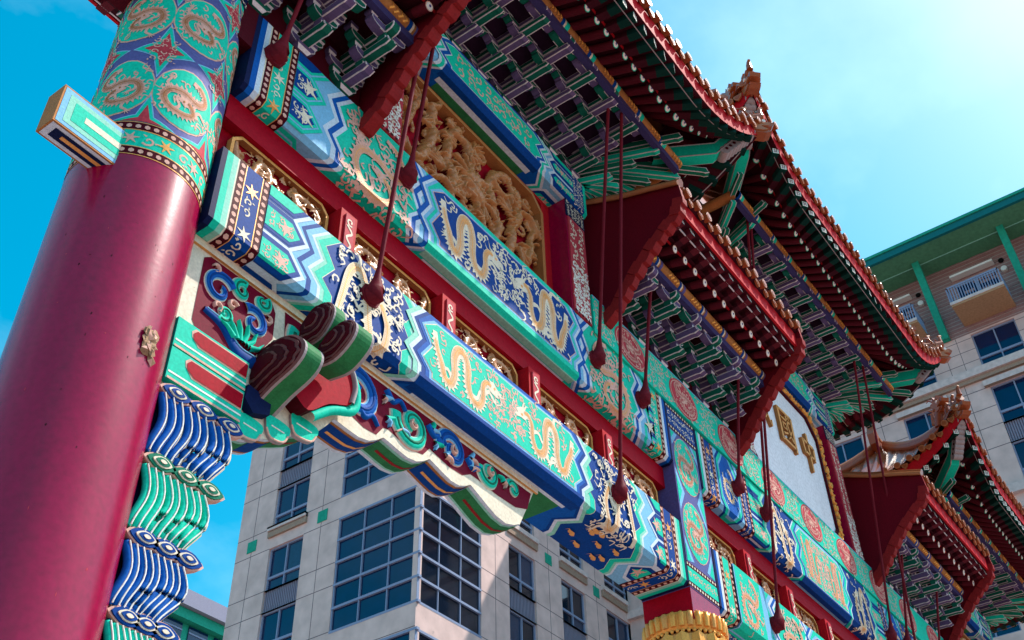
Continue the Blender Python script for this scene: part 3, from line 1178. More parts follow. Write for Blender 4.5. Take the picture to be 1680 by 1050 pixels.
def style_lower(o, sf, x0, x1, H, Q, seed, zs):
    z1, z2, z3, z4 = zs
    a = end_set(sf, o, x0, 1, Q, ('green', 'green_pale', 'blue'), H)
    b = end_set(sf, o, x1, -1, Q, ('green', 'green_pale', 'blue'), H)
    fingers(sf, o, a, z1 - .14, H, Q, 'B', seed)
    fingers(sf, o, b, z4 + .14, H, Q, 'B', seed + 5)
    for p, q in ((z1, z2 + .3), (z3 - .3, z4)):
        mb = MB()
        zigzone(sf, mb, p, q, H, Q, (('blue', -.36), ('blue_light', -.26), ('white_blue', -.12), ('green_pale', -.05), ('green', .03), ('cream', .2), ('blue', .215)), .2)
        mk('blue_field', mb, o)
    mb = MB()
    zigzone(sf, mb, z2, z3, H, Q, (('green_pale', -.12), ('white_blue', .0), ('blue', .1), ('blue_mid', .2)), 7)
    sf.paint(mb, rect(z2 + .3, z3 - .3, H - .14, H + .28), 'blue', 11)
    sf.paint(mb, rect(z2 + .5, z3 - .5, H + .28, H + .36), 'white_blue', 11)
    sf.paint(mb, rect(z2 + .6, z3 - .6, H + .36, Q), 'green_dull', 11)
    sf.paint(mb, panel_poly(z2, z3, H, .30, .08, H - .14), 'blue_light', 11)
    sf.paint(mb, panel_poly(z2, z3, H, .36, .12, H - .18), 'cream', 12)
    sf.paint(mb, panel_poly(z2, z3, H, .385, .135, H - .195), 'green', 13)
    mk('green_panel', mb, o)
    xm = (z2 + z3) / 2
    dragons_in(sf, o, [((z2 + .65, xm - .05, .2, H - .28), False), ((xm + .05, z3 - .65, .2, H - .28), True)], 'long', 'cream', 14, seed, .15, 95, wm='pink')
    dragons_in(sf, o, [((z1 + .45, z2 - .25, .12, H + .3), False), ((z3 + .25, z4 - .45, .12, H + .3), True)], 'wave', 'cream', 12, seed + 9, .125, 110)
    r_ = random.Random(seed)
    for p, q in ((z1 + .45, z2 - .35), (z3 + .35, z4 - .45)):
        mb = MB()
        for k in range(9):
            c = (r_.uniform(p, q), r_.uniform(H + .12, min(Q - .15, H + .95)))
            sf.paints(mb, [disc(c, .05, 6, .12), disc((c[0] + .08, c[1] + .04), .045, 6, .08)], 'gold', 12)
            sf.paints(mb, ribbon([c, (c[0] - .15, c[1] - .05), (c[0] - .2, c[1] + .04)], lambda t: .05 * (1 - t)), 'gold', 12)
        mk('gold_clouds', mb, o, kind='stuff')


# near side bay
ub, sf, H, Q = beam('upper_beam', 6.72, 20.77, 15.0, 17.0)
style_upper(ub, sf, 6.72, 20.77, H, Q, 11, (8.62, 11.08, 16.98, 19.45))
lb, sf, H, Q = beam('lower_beam', 6.62, 20.73, 11.76, 13.36, depth=1.3)
style_lower(lb, sf, 6.62, 20.73, H, Q, 31, (8.72, 11.05, 16.75, 18.95))
# middle bay
ub2, sf, H, Q = beam('upper_beam', 22.2, 37.3, 15.0, 16.84)
b2 = 22.2


def mid_upper(o, sf, x0, x1, H, Q):
    for a, sg in ((x0, 1), (x1, -1)):
        e = end_set(sf, o, a, sg, Q, ('green', 'white_blue', 'blue'), H)
        xs = sorted((e, e + sg * 1.35))
        mb = MB()
        sf.paint(mb, rect(xs[0], xs[1], 0, Q), 'blue_light', 1)
        cx = (xs[0] + xs[1]) / 2
        for r_, m_, l in ((.66, 'blue', 2), (.60, 'green', 3), (.52, 'blue_light', 4), (.47, 'blue_mid', 5)):
            sf.paint(mb, [(cx + r_ * .95 * p[0], H * .52 + p[1] * H * .72 * r_ / .66) for p in ((-1, -.5), (-.6, -.75), (-.3, -1), (.3, -1), (.6, -.75), (1, -.5), (1, .5), (.6, .75), (.3, 1), (-.3, 1), (-.6, .75), (-1, .5))], m_, l)
        mk('medallion_box', mb, o)
        dragons_in(sf, o, [((cx - .38, cx + .38, .35, H - .25), sg < 0)], 'coil', 'cream', 6, 3, .14, 14)
        mb = MB()
        xe = e + sg * 1.35
        bead_band(sf, mb, min(xe, xe + sg * .14), .14, Q)
        x0_, x1_ = sorted((xe + sg * .14, xe + sg * .4))
        sf.paint(mb, rect(x0_, x1_, 0, Q), 'blue', 1)
        sf.paints(mb, scroll_fill((x0_, x1_, 0.02, Q - .02), .13, 5), 'cream', 2)
        bead_band(sf, mb, min(xe + sg * .4, xe + sg * .54), .14, Q)
        mk('end_band', mb, o)
        fingers(sf, o, xe + sg * .54, xe + sg * 1.75, H, Q, 'B', 9)


mid_upper(ub2, sf, 22.2, 37.3, H, Q)
zsm = (26.25, 28.0, 31.9, 33.25)
mb = MB()
zigzone(sf, mb, 25.7, 33.8, H, Q, (('green', 0), ('green_pale', .1), ('blue', .22)), 7)
mk('blue_field', mb, ub2)
mb = MB()
zigzone(sf, mb, 27.8, 31.7, H, Q, (('white_blue', -.1), ('green', -.04), ('blue_mid', .12), ('blue_light', .2)), 10)
sf.paint(mb, rect(28.1, 31.4, H - .1, H + .22), 'blue', 14)
sf.paint(mb, panel_poly(27.8, 31.7, H, .26, .1, H - .12), 'cream', 14)
sf.paint(mb, panel_poly(27.8, 31.7, H, .28, .12, H - .14), 'green', 15)
mk('green_panel', mb, ub2)
dragons_in(sf, ub2, [((28.4, 29.7, .22, H - .22), False), ((29.8, 31.1, .22, H - .22), True)], 'long', 'pink', 16, 77, .13, 120)
dragons_in(sf, ub2, [((26.2, 27.7, .12, H + .2), False), ((31.8, 33.3, .12, H + .2), True)], 'wave', 'cream', 14, 78, .13, 30)

lb2, sf, H, Q = beam('lower_beam', 22.2, 37.3, 11.76, 13.36, depth=1.3)
style_upper(lb2, sf, 22.2, 37.3, H, Q, 55, (25.2, 27.3, 32.2, 34.3))
mb = MB()
sf.paint(mb, rect(23.2, 24.9, 0, H + .3), 'blue_light', 12)
sf.paint(mb, rect(23.25, 24.6, 0, H + .25), 'green', 13)
mk('green_field', mb, lb2)
dragons_in(sf, lb2, [((23.35, 24.5, .1, H), False)], 'coil', 'pink', 14, 5, .13, 40)
# far bay
for nm, zb, zt, sty in (('upper_beam', 15.0, 17.0, style_upper), ('lower_beam', 11.76, 13.36, style_lower)):
    o, sf, H, Q = beam(nm, 38.73, 52.8, zb, zt)
    sty(o, sf, 38.73, 52.8, H, Q, 90, (40.6, 42.9, 48.5, 50.8))


# ---- inner pillars
def pillar(x0, x1, seed):
    mb = MB()
    yb = 11.25
    mb.box(x0, x1, 10.0, yb, 11.76, 17.0, 'column_blue', left='purple')
    mb.box(x0 + .01, x1 - .01, 10.01, yb - .01, 11.0, 11.76, 'lacquer', left='red')
    o = mk('square_pillar', mb, arch, ((x0 + x1) / 2, 10.6, -3.2))
    sf = Surf([(x0, yb), (x0, 10.0), (x1, 10.0)], 'Z')
    Lq = sf.L[-1]
    mb = MB()
    fq = lambda a, b: [(a, 0), (b, 0), (b, Lq), (a, Lq)]
    for z in (11.78, 12.28):
        sf.paint(mb, fq(z, z + .12), 'maroon', 1)
        for i in range(22):
            sf.paint(mb, disc((z + .06, (i + .5) * Lq / 22), .036, 6), 'cream', 2)
    sf.paint(mb, fq(11.91, 12.27), 'green', 1)
    sf.paints(mb, scroll_fill((11.94, 12.25, 1.28, Lq - .05), .16, seed), 'pink', 2)
    sf.paint(mb, fq(16.1, 16.85), 'blue', 1)
    sf.paints(mb, scroll_fill((16.25, 16.7, 1.28, Lq - .05), .16, seed), 'cream', 2)
    for z in (16.1, 16.72):
        sf.paint(mb, fq(z, z + .12), 'maroon', 2)
        for i in range(22):
            sf.paint(mb, disc((z + .06, (i + .5) * Lq / 22), .036, 6), 'cream', 3)
    mk('scroll_bands', mb, o, kind='stuff')
    w = x1 - x0
    for k in range(2):
        zc = 13.4 + 1.85 * k
        q = 1.25 + w / 2
        mb = MB()
        sf.paint(mb, disc((zc, q), w * .43, 22, .8), 'pink', 1)
        sf.paint(mb, disc((zc, q), w * .415, 22, .78), 'green', 2)
        b, l, ws = dragon((-.5, .5, -.5, .5), 'coil', seed=seed + k, wb=.13, wisps=26)
        f = lambda P: [[(zc - a[1] * 1.3, q + a[0] * w * .72) for a in p] for p in P]
        sf.paints(mb, f(ws), 'pink', 3)
        sf.paints(mb, f(b), 'pink', 4)
        sf.paints(mb, f(l), 'gold_dark', 5)
        mk('dragon_medallion', mb, o)
    for k in range(3):
        zc = 12.5 + 1.85 * k
        for q in (1.3, 1.25 + w - .05):
            mb = MB()
            P = [(zc, q), (zc + .3, q + (.3 if q < 1.5 else -.3)), (zc + .75, q), ]
            P = [(min(16.05, max(12.42, a)), b) for a, b in ((zc - .6, q), (zc, q + (.33 if q < 1.5 else -.33)), (zc + .6, q))]
            sf.paint(mb, P, 'blue_light', 1)
            P2 = [(min(16.05, max(12.42, a)), b) for a, b in ((zc - .4, q), (zc, q + (.2 if q < 1.5 else -.2)), (zc + .4, q))]
            sf.paint(mb, P2, 'green', 2)
            mk('corner_motif', mb, o)
    # gilded capital and round shaft
    cx, cy = (x0 + x1) / 2, 10.62
    CZ = .85
    mb = MB()
    mb.lathe([(.70, 10.35), (.98, 10.33), (1.0, 10.25), (.97, 10.0), (.93, 9.93)], 'gold_bright', 48, (cx, cy))
    mb.lathe([(.86, 9.9), (.97, 9.8), (1.0, 9.5), (.92, 9.1), (.72, 8.8), (.66, 8.6)], 'gold', 48, (cx, cy))
    cap = mk('gilded_capital', mb, o)
    mb = MB()
    for k in range(30):
        a = k * 2 * math.pi / 30
        for r_, z0, z1, rr in ((.99, 9.99, 10.33, .085),):
            P = []
            c = Vector((cx + r_ * math.cos(a), cy + r_ * math.sin(a)))
            mb.tube([(c.x, c.y, z0), (c.x, c.y, (z0 + z1) / 2), (c.x, c.y, z1 - .04), (cx + (r_ - .06) * math.cos(a), cy + (r_ - .06) * math.sin(a), z1 + .02)], [rr * .8, rr, rr * .9, rr * .4], 'gold_bright' if k % 3 else 'gold', 8)
    mk('fluting', mb, cap)
    mb = MB()
    for k in range(44):
        a = k * 2 * math.pi / 44
        c = (cx + .96 * math.cos(a), cy + .96 * math.sin(a))
        mb.tube([(c[0], c[1], 9.86), (c[0], c[1], 9.9), (c[0], c[1], 9.94)], [.03, .055, .03], 'gold_bright', 6)
    mk('bead_row', mb, cap)
    mb = MB()
    for row in range(2):
        for k in range(16):
            a = (k + .5 * row) * 2 * math.pi / 16
            z1 = 9.8 - row * .35
            pts = []
            for (da, dz, dr) in ((-.16, 0, -.02), (0, .06, .05), (.16, 0, -.02), (.19, -.3, .0), (0, -.62, .07), (-.19, -.3, .0)):
                r_ = 1.0 + dr - row * .03
                pts.append((cx + r_ * math.cos(a + da), cy + r_ * math.sin(a + da), z1 + dz))
            c = (cx + (1.1 - row * .03) * math.cos(a), cy + (1.1 - row * .03) * math.sin(a), z1 - .25)
            for i in range(6):
                mb.face([pts[i], pts[(i + 1) % 6], c], 'gold' if row else 'gold_bright')
    mk('lotus_petals', mb, cap)
    cap.location.z += .86 * U
    cap.scale = (.9, .9, 1)
    mb = MB()
    mb.lathe([(1.3, -3.2), (1.3, -2.8), (.8, -2.5), (.68, -2.4), (.6, 9.7)], 'lacquer', 48, (cx, cy))
    mk('shaft', mb, o)


pillar(20.78, 22.16, 6)
pillar(2 * AX - 22.16, 2 * AX - 20.78, 8)

# ---- frieze plate over the pillars
mb = MB()
mb.box(17.42, 42.1, 9.93, 11.3, 16.86, 18.05, 'green')
fz = mk('frieze_plate', mb, arch)
sff = Surf([(9.93, 18.05), (9.93, 16.86)], 'X')
RX = [19.1 + 2.62 * k for k in range(9)]
mb = MB()
sff.paint(mb, rect(17.42, 42.1, .0, .03), 'blue_light', 1)
keepf = lambda c: all((c[0] - rx) ** 2 / .85 + (c[1] - .62) ** 2 / .36 > 1 for rx in RX)
sff.paints(mb, scroll_fill((17.45, 38.0, .06, 1.15), .26, 4, .15, keepf), 'pink', 1)
sff.paints(mb, scroll_fill((17.5, 38.0, .1, 1.1), .47, 14, .10, keepf), 'green_pale', 2)
mk('painted_scrolls', mb, fz)
for k, x in enumerate(RX):
    mb = MB()
    sff.paint(mb, disc((x, .60), .56, 26, .74), 'pink_red', 2)
    sff.paint(mb, disc((x, .60), .51, 26, .68), 'pink', 3)
    sff.paint(mb, disc((x, .60), .48, 26, .65), 'pink_red', 4)
    b, l, w = dragon((x - .6, x + .6, .16, 1.04), 'coil', flipx=bool(k % 2), seed=k, wb=.13, wisps=26)
    sff.paints(mb, w, 'pink', 5)
    sff.paints(mb, b, 'pink', 6)
    sff.paints(mb, l, 'pink_red', 7)
    mk('red_roundel', mb, fz)


# ---- carved openwork panels
def carved_mesh(w, h, nx, nz, seed, ncurve, amp, thr=.12, oct_=0.0):
    rnd = random.Random(seed)
    xs = np.linspace(0, w, nx)
    zs = np.linspace(0, h, nz)
    X, Z = np.meshgrid(xs, zs)
    Hh = np.full(X.shape, 0.0)

    def add(path, rad, top):
        nonlocal Hh
        P = np.array([[p[0], p[1]] for p in path])
        best = np.full(X.shape, 9.0)
        for i in range(len(P) - 1):
            a, b = P[i], P[i + 1]
            r0 = rad * 2.0
            lo, hi = np.minimum(a, b) - r0, np.maximum(a, b) + r0
            i0, i1 = np.searchsorted(xs, (lo[0], hi[0]))
            j0, j1 = np.searchsorted(zs, (lo[1], hi[1]))
            if i1 <= i0 or j1 <= j0:
                continue
            sx, sz = X[j0:j1, i0:i1], Z[j0:j1, i0:i1]
            d = b - a
            L2 = d @ d + 1e-9
            t = np.clip(((sx - a[0]) * d[0] + (sz - a[1]) * d[1]) / L2, 0, 1)
            dd = np.hypot(sx - a[0] - d[0] * t, sz - a[1] - d[1] * t)
            best[j0:j1, i0:i1] = np.minimum(best[j0:j1, i0:i1], dd)
        q = np.clip(1 - (best / rad) ** 2, 0, None)
        Hh = np.where(q > 0, np.maximum(Hh, top * (.25 + .75 * np.sqrt(q))), Hh)
    # foliage base
    cell = h / (4.5 if h > 2 else 3)
    for k in range(46 if h > 2 else int(w / cell) * 3):
        c = (rnd.uniform(0, w), rnd.uniform(0, h))
        r_ = cell * (rnd.uniform(.18, .42) if h > 2 else rnd.uniform(.25, .55))
        add(spiral(c, r_, rnd.uniform(0, 6.28), rnd.uniform(.6, 1.1), rnd.choice((-1, 1)), 12, .2), cell * rnd.uniform(.07, .10), amp * rnd.uniform(.3, .7))
    for k in range(26 if h > 2 else ncurve * 6):
        c = Vector((rnd.uniform(0, w), rnd.uniform(0, h)))
        a = rnd.uniform(0, 6.28)
        for s_ in range(5):
            e = c + Vector((math.cos(a + (s_ - 2) * .25), math.sin(a + (s_ - 2) * .25))) * cell * .55
            add([c, (c + e) / 2, e], cell * .06, amp * rnd.uniform(.6, .95))
    if h > 2:
        for fl in (False, True):
            x0, x1 = (0.1, w * .56) if not fl else (w * .44, w - .1)
            base = [(.02, .22), (.10, .55), (.22, .86), (.36, .84), (.36, .55), (.24, .30), (.36, .10), (.58, .14), (.66, .40), (.56, .66), (.66, .90), (.84, .80), (.84, .56)]
            P = catmull([(x0 + ((1 - p[0]) if fl else p[0]) * (x1 - x0) + rnd.uniform(-.06, .06), h * ((1 - p[1]) if fl else p[1]) + rnd.uniform(-.05, .05)) for p in base], 8)
            n_ = len(P)
            for i in range(n_ - 1):
                rad = .085 + .085 * math.sin(math.pi * min(1, i / n_ * .9 + .08))
                add([P[i], P[i + 1]], rad, amp * (.82 + .18 * math.sin(i * .9)))
            hd = P[-1]
            sgx = -1 if fl else 1
            add([hd, hd + Vector((sgx * .18, .05))], .27, amp * 1.25)
            add([hd + Vector((sgx * .2, .06)), hd + Vector((sgx * .5, .12))], .13, amp * 1.3)
            add([hd + Vector((sgx * .15, -.14)), hd + Vector((sgx * .42, -.12))], .08, amp * 1.1)
            for q in range(9):
                a = math.pi * (.5 + q / 8 * 1.0)
                v = Vector((sgx * math.cos(a), math.sin(a)))
                add(catmull([hd + v * .2, hd + v * .42 + Vector((0, .08)), hd + v * .66], 3), .055, amp * (.9 + .2 * (q % 2)))
            for t in (.22, .42, .62, .8):
                i = int(t * n_)
                d = (P[i + 1] - P[i - 1]).normalized()
                nn = Vector((-d.y, d.x)) * (1 if int(t * 10) % 4 == 2 else -1)
                k1, k2 = P[i] + nn * .38 + d * .12, P[i] + nn * .62 - d * .16
                add(catmull([P[i], k1, k2], 4), .095, amp * 1.05)
                for b in (-1.1, -.4, .4, 1.1):
                    e = k2 + (nn * math.cos(b) + d * math.sin(b)) * .27
                    add([k2, e], .045, amp * 1.1)
            for i in range(6, n_ - 3, 4):
                d = (P[i + 1] - P[i - 1]).normalized()
                nn = Vector((-d.y, d.x))
                add([P[i] + nn * .1, P[i] + nn * .24 - d * .08], .04, amp * .9)
        for q in range(16):
            a = q * 2 * math.pi / 16
            c_ = Vector((w / 2, h * .5))
            v = Vector((math.cos(a), math.sin(a)))
            add([c_ + v * .2, c_ + v * (.36 + .08 * (q % 2))], .05, amp * .9)
        add([Vector((w / 2, h * .5)), Vector((w / 2 + .01, h * .5))], .19, amp * 1.3)
    for k in range(ncurve if h < 2 else 0):
        x0 = w * k / ncurve
        x1 = w * (k + 1) / ncurve
        T_ = TEMPL['coil' if (k + seed) % 2 else 'wave']
        fl = rnd.random() < .5
        P = catmull([(x0 + (1 - p[0] if fl else p[0]) * (x1 - x0), h * (.05 + .9 * p[1])) for p in T_], 8)
        add(P, h * (.055 if h > 2 else .09), amp)
        hd = P[-1]
        add([hd, hd + Vector((h * .04, 0))], h * .10, amp * 1.15)
        for i in range(4, len(P) - 2, 7):
            d = (P[i + 1] - P[i - 1]).normalized()
            for sg in (-1, 1):
                e = P[i] + (Vector((-d.y, d.x)) * sg + d * .5) * h * .13
                add([P[i], (P[i] + e) / 2 + d * h * .02, e], h * .028, amp * .95)
                for q in (-.5, 0, .5):
                    add([e, e + (Vector((-d.y, d.x)) * sg + d * q * 2) * h * .05], h * .012, amp * .9)
    edge = np.minimum(np.minimum(X, w - X), np.minimum(Z, h - Z))
    Hh = np.where(edge < (.06 if h > 2 else .02), 0, Hh)
    # scales and chisel marks
    Hh = Hh + np.where(Hh > amp * .3, (np.sin(X * 34 + Z * 9) * np.sin(Z * 37 - X * 7)) * amp * .035, 0)
    me = bpy.data.meshes.new('carving')
    keep = Hh > thr * amp
    idx = -np.ones(X.shape, int)
    idx[:] = np.arange(X.size).reshape(X.shape)
    k4 = keep[:-1, :-1] & keep[1:, :-1] & keep[1:, 1:] & keep[:-1, 1:]
    js, is_ = np.nonzero(k4)
    F = np.stack([idx[js, is_], idx[js, is_ + 1], idx[js + 1, is_ + 1], idx[js + 1, is_]], 1)
    V = np.stack([X.ravel() * U, -Hh.ravel() * U, Z.ravel() * U], 1)
    me.from_pydata(V.tolist(), [], F.tolist())
    me.materials.append(MATS['gold_carve'])
    me.polygons.foreach_set('use_smooth', [True] * len(me.polygons))
    me.update()
    return me


mat('gold_carve', (0.50, 0.20, 0.06), 0.30, 0.5, metal=0.0, spec=.4, scale=8, dirt=(0.30, 0.09, 0.04), bump=0.25)

big = carved_mesh(5.3, 3.9, 360, 265, 2, 3, .30, .16)
sm1 = carved_mesh(2.05, .92, 110, 50, 5, 2, .10)
sm2 = carved_mesh(2.05, .92, 110, 50, 8, 2, .10)
scr = carved_mesh(.22, .82, 14, 50, 9, 1, .06)

# ---- red board between the beams with little posts and carved panels
for bx0, bx1, n in ((6.72, 20.77, 5), (22.17, 37.33, 6), (38.73, 52.8, 5)):
    mb = MB()
    mb.box(bx0, bx1, 10.52, 11.0, 13.37, 14.99, 'red')
    mb.box(bx0, bx1, 10.3, 10.51, 14.42, 14.99, 'red')
    bo = mk('red_board', mb, arch)
    pitch = (bx1 - bx0) / n
    for k in range(n):
        xa = bx0 + k * pitch
        if k:
            mb = MB()
            mb.box(xa - .2, xa + .2, 10.16, 10.5, 13.37, 14.4, 'red_bright')
            po = mk('short_post', mb, bo)
            mb = MB()
            mb.box(xa - .11, xa + .11, 10.12, 10.155, 13.45, 14.3, 'pink_red')
            s2 = Surf([(10.118, 14.3), (10.118, 13.45)], 'X')
            s2.paints(mb, ribbon(spiral((xa, .16), .09, 1, 1.0, 1, 10), .035) + ribbon(catmull([(xa - .07, .26), (xa + .06, .4), (xa - .06, .55), (xa + .05, .7), (xa - .03, .82)], 5), .045), 'cream', 1)
            mk('scroll_plate', mb, po)
        # frame + carving
        f = MB()
        a, b = xa + .28, xa + pitch - .28
        z0, z1 = 13.42, 14.40
        o_ = [(a, z0), (b, z0), (b, z1 - .18), (b - .18, z1), (a + .18, z1), (a, z1 - .18)]
        t = .06
        i_ = [(a + t, z0 + t), (b - t, z0 + t), (b - t, z1 - .18 - t * .4), (b - .18 - t * .4, z1 - t), (a + .18 + t * .4, z1 - t), (a + t, z1 - .18 - t * .4)]
        for q in range(6):
            r_ = (q + 1) % 6
            f.face([(o_[q][0], 10.38, o_[q][1]), (o_[r_][0], 10.38, o_[r_][1]), (i_[r_][0], 10.38, i_[r_][1]), (i_[q][0], 10.38, i_[q][1])], 'gold')
            f.face([(i_[q][0], 10.38, i_[q][1]), (i_[r_][0], 10.38, i_[r_][1]), (i_[r_][0], 10.5, i_[r_][1]), (i_[q][0], 10.5, i_[q][1])], 'gold_dark')
            f.face([(o_[q][0], 10.38, o_[q][1]), (o_[q][0], 10.5, o_[q][1]), (o_[r_][0], 10.5, o_[r_][1]), (o_[r_][0], 10.38, o_[r_][1])], 'gold')
        fo = mk('carved_frame', f, bo)
        place('dragon_carving', sm1 if k % 2 else sm2, fo, (a + .05, 10.5, z0 + .03), scale=((b - a - .1) / 2.05, 1, 1))

# ---- relief ribbons (carved, rounded strokes) standing proud of a vertical board
def relief(mb, pts, w, y, h, m, edge=None):
    """pts in (x,z); rounded stroke on plane y, height h toward -Y"""
    n = len(pts)
    rows = []
    for i in range(n):
        p = Vector(pts[i])
        d = (Vector(pts[min(i + 1, n - 1)]) - Vector(pts[max(i - 1, 0)]))
        if d.length < 1e-9:
            d = Vector((1, 0))
        d.normalize()
        nn = Vector((-d.y, d.x))
        ww = (w(i / (n - 1)) if callable(w) else w) * .5
        r = []
        for t, k in ((-1, 0), (-.85, .55), (-.45, .92), (0, 1), (.45, .92), (.85, .55), (1, 0)):
            q = p + nn * ww * t
            r.append((q.x, y - h * k, q.y))
        rows.append(r)
    i0 = len(mb.v)
    mb.grid(rows, m, True)
    if edge:
        nq = 6
        for a in range(len(rows) - 1):
            for b in (0, 5):
                mb.m[len(mb.m) - (len(rows) - 1) * nq + a * nq + b] = edge


def extr_board(mb, poly, y0, y1, m, side=None):
    mb.prism(poly, 'Y', y0, y1, side or m, front=m)


# ---- carved spandrel boards (queti) under the lower beam
def queti(ox, mir, detail):
    X = (lambda x: ox + x) if not mir else (lambda x: ox - x)
    Y0, Y1 = 10.4, 11.0
    top = 11.755
    # scalloped lower edge
    cusps = [(8.0, 8.92), (8.45, 9.12), (8.9, 9.42), (9.9, 10.28), (11.05, 10.56), (12.22, 10.76), (13.36, 10.82), (14.83, 10.70)]
    edge = []
    segs = []
    for (a, b) in zip(cusps, cusps[1:]):
        L_ = b[0] - a[0]
        pts = []
        for t in (0, .12, .3, .5, .7, .88, .97):
            sag = math.sin(math.pi * min(1, t * .5 + .5 * t * t + 0.02)) * L_ * .16
            pts.append((a[0] + L_ * t, a[1] + (b[1] - a[1]) * t - sag))
        segs.append((pts + [b]))
        edge += pts
    edge.append(cusps[-1])
    poly = [(X(6.72), top), (X(6.72), 8.95)] + [(X(a), b) for a, b in edge] + [(X(15.38), top)]
    if mir:
        poly = poly[::-1]
    mb = MB()
    mb.prism(poly, 'Y', Y0, Y1, 'cream', front='cream')
    o = mk('carved_spandrel', mb, arch)
    # coloured soffits of the scallops, striped
    for k, sg in enumerate(segs):
        colr = (('green_dull', 'green_pale', 'white_blue') if k % 2 == 0 else ('blue', 'gold_dark', 'white_blue'))
        mb = MB()
        for (m_, a, b, lf) in ((colr[2], Y0 - .004, Y1 + .004, .006), (colr[1], Y0 + .07, Y1 - .07, .012), (colr[0], Y0 + .12, Y1 - .12, .018)):
            for p, q in zip(sg, sg[1:]):
                mb.face([(X(p[0]), a, p[1] - lf), (X(q[0]), a, q[1] - lf), (X(q[0]), b, q[1] - lf), (X(p[0]), b, p[1] - lf)], m_)
        if k > 1:
            for p, q in list(zip(sg, sg[1:]))[1:-1]:
                mb.face([(X(p[0]), Y0 + .28, p[1] - .024), (X(q[0]), Y0 + .28, q[1] - .024), (X(q[0]), Y0 + .34, q[1] - .024), (X(p[0]), Y0 + .34, p[1] - .024)], 'red_trim' if k % 2 == 0 else 'gold')
        mk('scallop_soffit', mb, o)
    # red ground, long field
    red = [(8.62, 11.58), (8.7, 10.9), (9.2, 10.7), (9.75, 10.5), (9.95, 10.62), (10.2, 10.55), (10.55, 10.47), (10.85, 10.5), (11.0, 10.72), (11.15, 10.76), (11.4, 10.7), (11.75, 10.68), (12.02, 10.74), (12.18, 10.95), (12.35, 10.92), (12.7, 10.86), (13.1, 10.88), (13.33, 11.02), (13.55, 11.02), (14.1, 10.98), (14.7, 11.0), (15.08, 11.14), (15.22, 11.55)]
    mb = MB()
    P = [(X(a), b) for a, b in red]
    mb.face([(a, Y0 - .006, b) for a, b in (P if not mir else P[::-1])], 'red_ground')
    mk('red_ground', mb, o)
    mb = MB()
    P = [(6.98, 11.5), (7.1, 11.6), (8.32, 11.6), (8.44, 11.42), (8.46, 10.92), (8.1, 10.25), (7.1, 10.2), (7.0, 10.32)]
    P = [(X(a), b) for a, b in P]
    mb.face([(a, Y0 - .006, b) for a, b in (P if not mir else P[::-1])], 'red_ground')
    mk('red_ground', mb, o)
    mb = MB()
    mb.box(min(X(6.72), X(15.4)), max(X(6.72), X(15.4)), Y0 - .05, Y0 - .004, 11.62, 11.75, 'gold_dark', bottom='gold', front='cream')
    mk('gilt_rail', mb, o)
    # scroll vine: big alternating volutes
    sgn = -1 if mir else 1

    def vol(c, r, a0, turns, sg, w, m_, h=.09):
        mb = MB()
        pts = [(X(p[0]), p[1]) for p in spiral(c, r, a0, turns, sg, 26, .18)]
        relief(mb, pts, lambda t: w * 1.75 * (1 - .5 * t), Y0, h * .45, 'pink' if r > .3 else 'cream')
        relief(mb, pts, lambda t: w * 1.5 * (1 - .5 * t), Y0 - h * .2, h * .4, 'blue_light' if m_.startswith('blue') else 'green_pale')
        relief(mb, pts, lambda t: w * 1.22 * (1 - .5 * t), Y0 - h * .36, h * .38, m_)
        relief(mb, [(a, b) for a, b in pts[1:-4]], lambda t: w * .42 * (1 - .5 * t), Y0 - h * .58, h * .3, 'blue' if m_.startswith('blue') else 'green_dark')
        mk('scroll_volute', mb, o)
    vols = [((10.35, 11.02), .50, 3.3, 1.3, -1, .22, 'blue_mid'), ((11.68, 11.14), .42, 3.0, 1.25, 1, .19, 'green'), ((12.78, 11.22), .36, 3.3, 1.25, -1, .17, 'blue_mid'), ((13.85, 11.30), .28, 3.0, 1.2, 1, .14, 'green'),
            ((9.2, 11.15), .40, 2.6, .9, 1, .19, 'green'), ((14.6, 11.32), .18, 3.0, 1.0, -1, .10, 'green')]
    for v in vols:
        vol(*v)
    rr = random.Random(5)
    mb = MB()
    for (x, z) in ((9.75, 11.1), (10.95, 11.3), (11.05, 10.92), (12.2, 11.35), (12.3, 11.1), (13.3, 11.32), (13.32, 11.14), (14.3, 11.35), (10.1, 10.7), (11.4, 10.9), (12.6, 11.02), (9.5, 10.8)):
        a = rr.uniform(0, 6.28)
        for k in range(2):
            e = Vector((x + .22 * math.cos(a + k * 1.9), z + .15 * math.sin(a + k * 1.9)))
            relief(mb, [(X(p.x), p.y) for p in catmull([(x, z), ((x + e.x) / 2 + .05, (z + e.y) / 2 + .04), e], 4)], lambda t: .13 * (1 - .8 * t), Y0, .08, ('pink', 'blue_light', 'green')[(k + int(x * 5)) % 3])
    for (x, z) in ((10.25, 10.97), (12.78, 11.2), (11.68, 11.12), (13.85, 11.3)):
        relief(mb, [(X(a), b) for a, b in spiral((x, z), .1, 2, .8, 1, 8, .4)], .05, Y0 - .06, .06, 'pink')
    mk('vine_leaves', mb, o)
    mb = MB()
    for (x, z) in ((9.55, 10.75), (10.6, 10.72), (11.25, 11.4), (12.35, 11.3), (13.45, 11.2)):
        relief(mb, [(X(a), b) for a, b in ribbon_path((x, z), .25)], lambda t: .14 * (1 - .6 * t), Y0, .07, 'blue_mid')
    mk('vine_stems', mb, o)
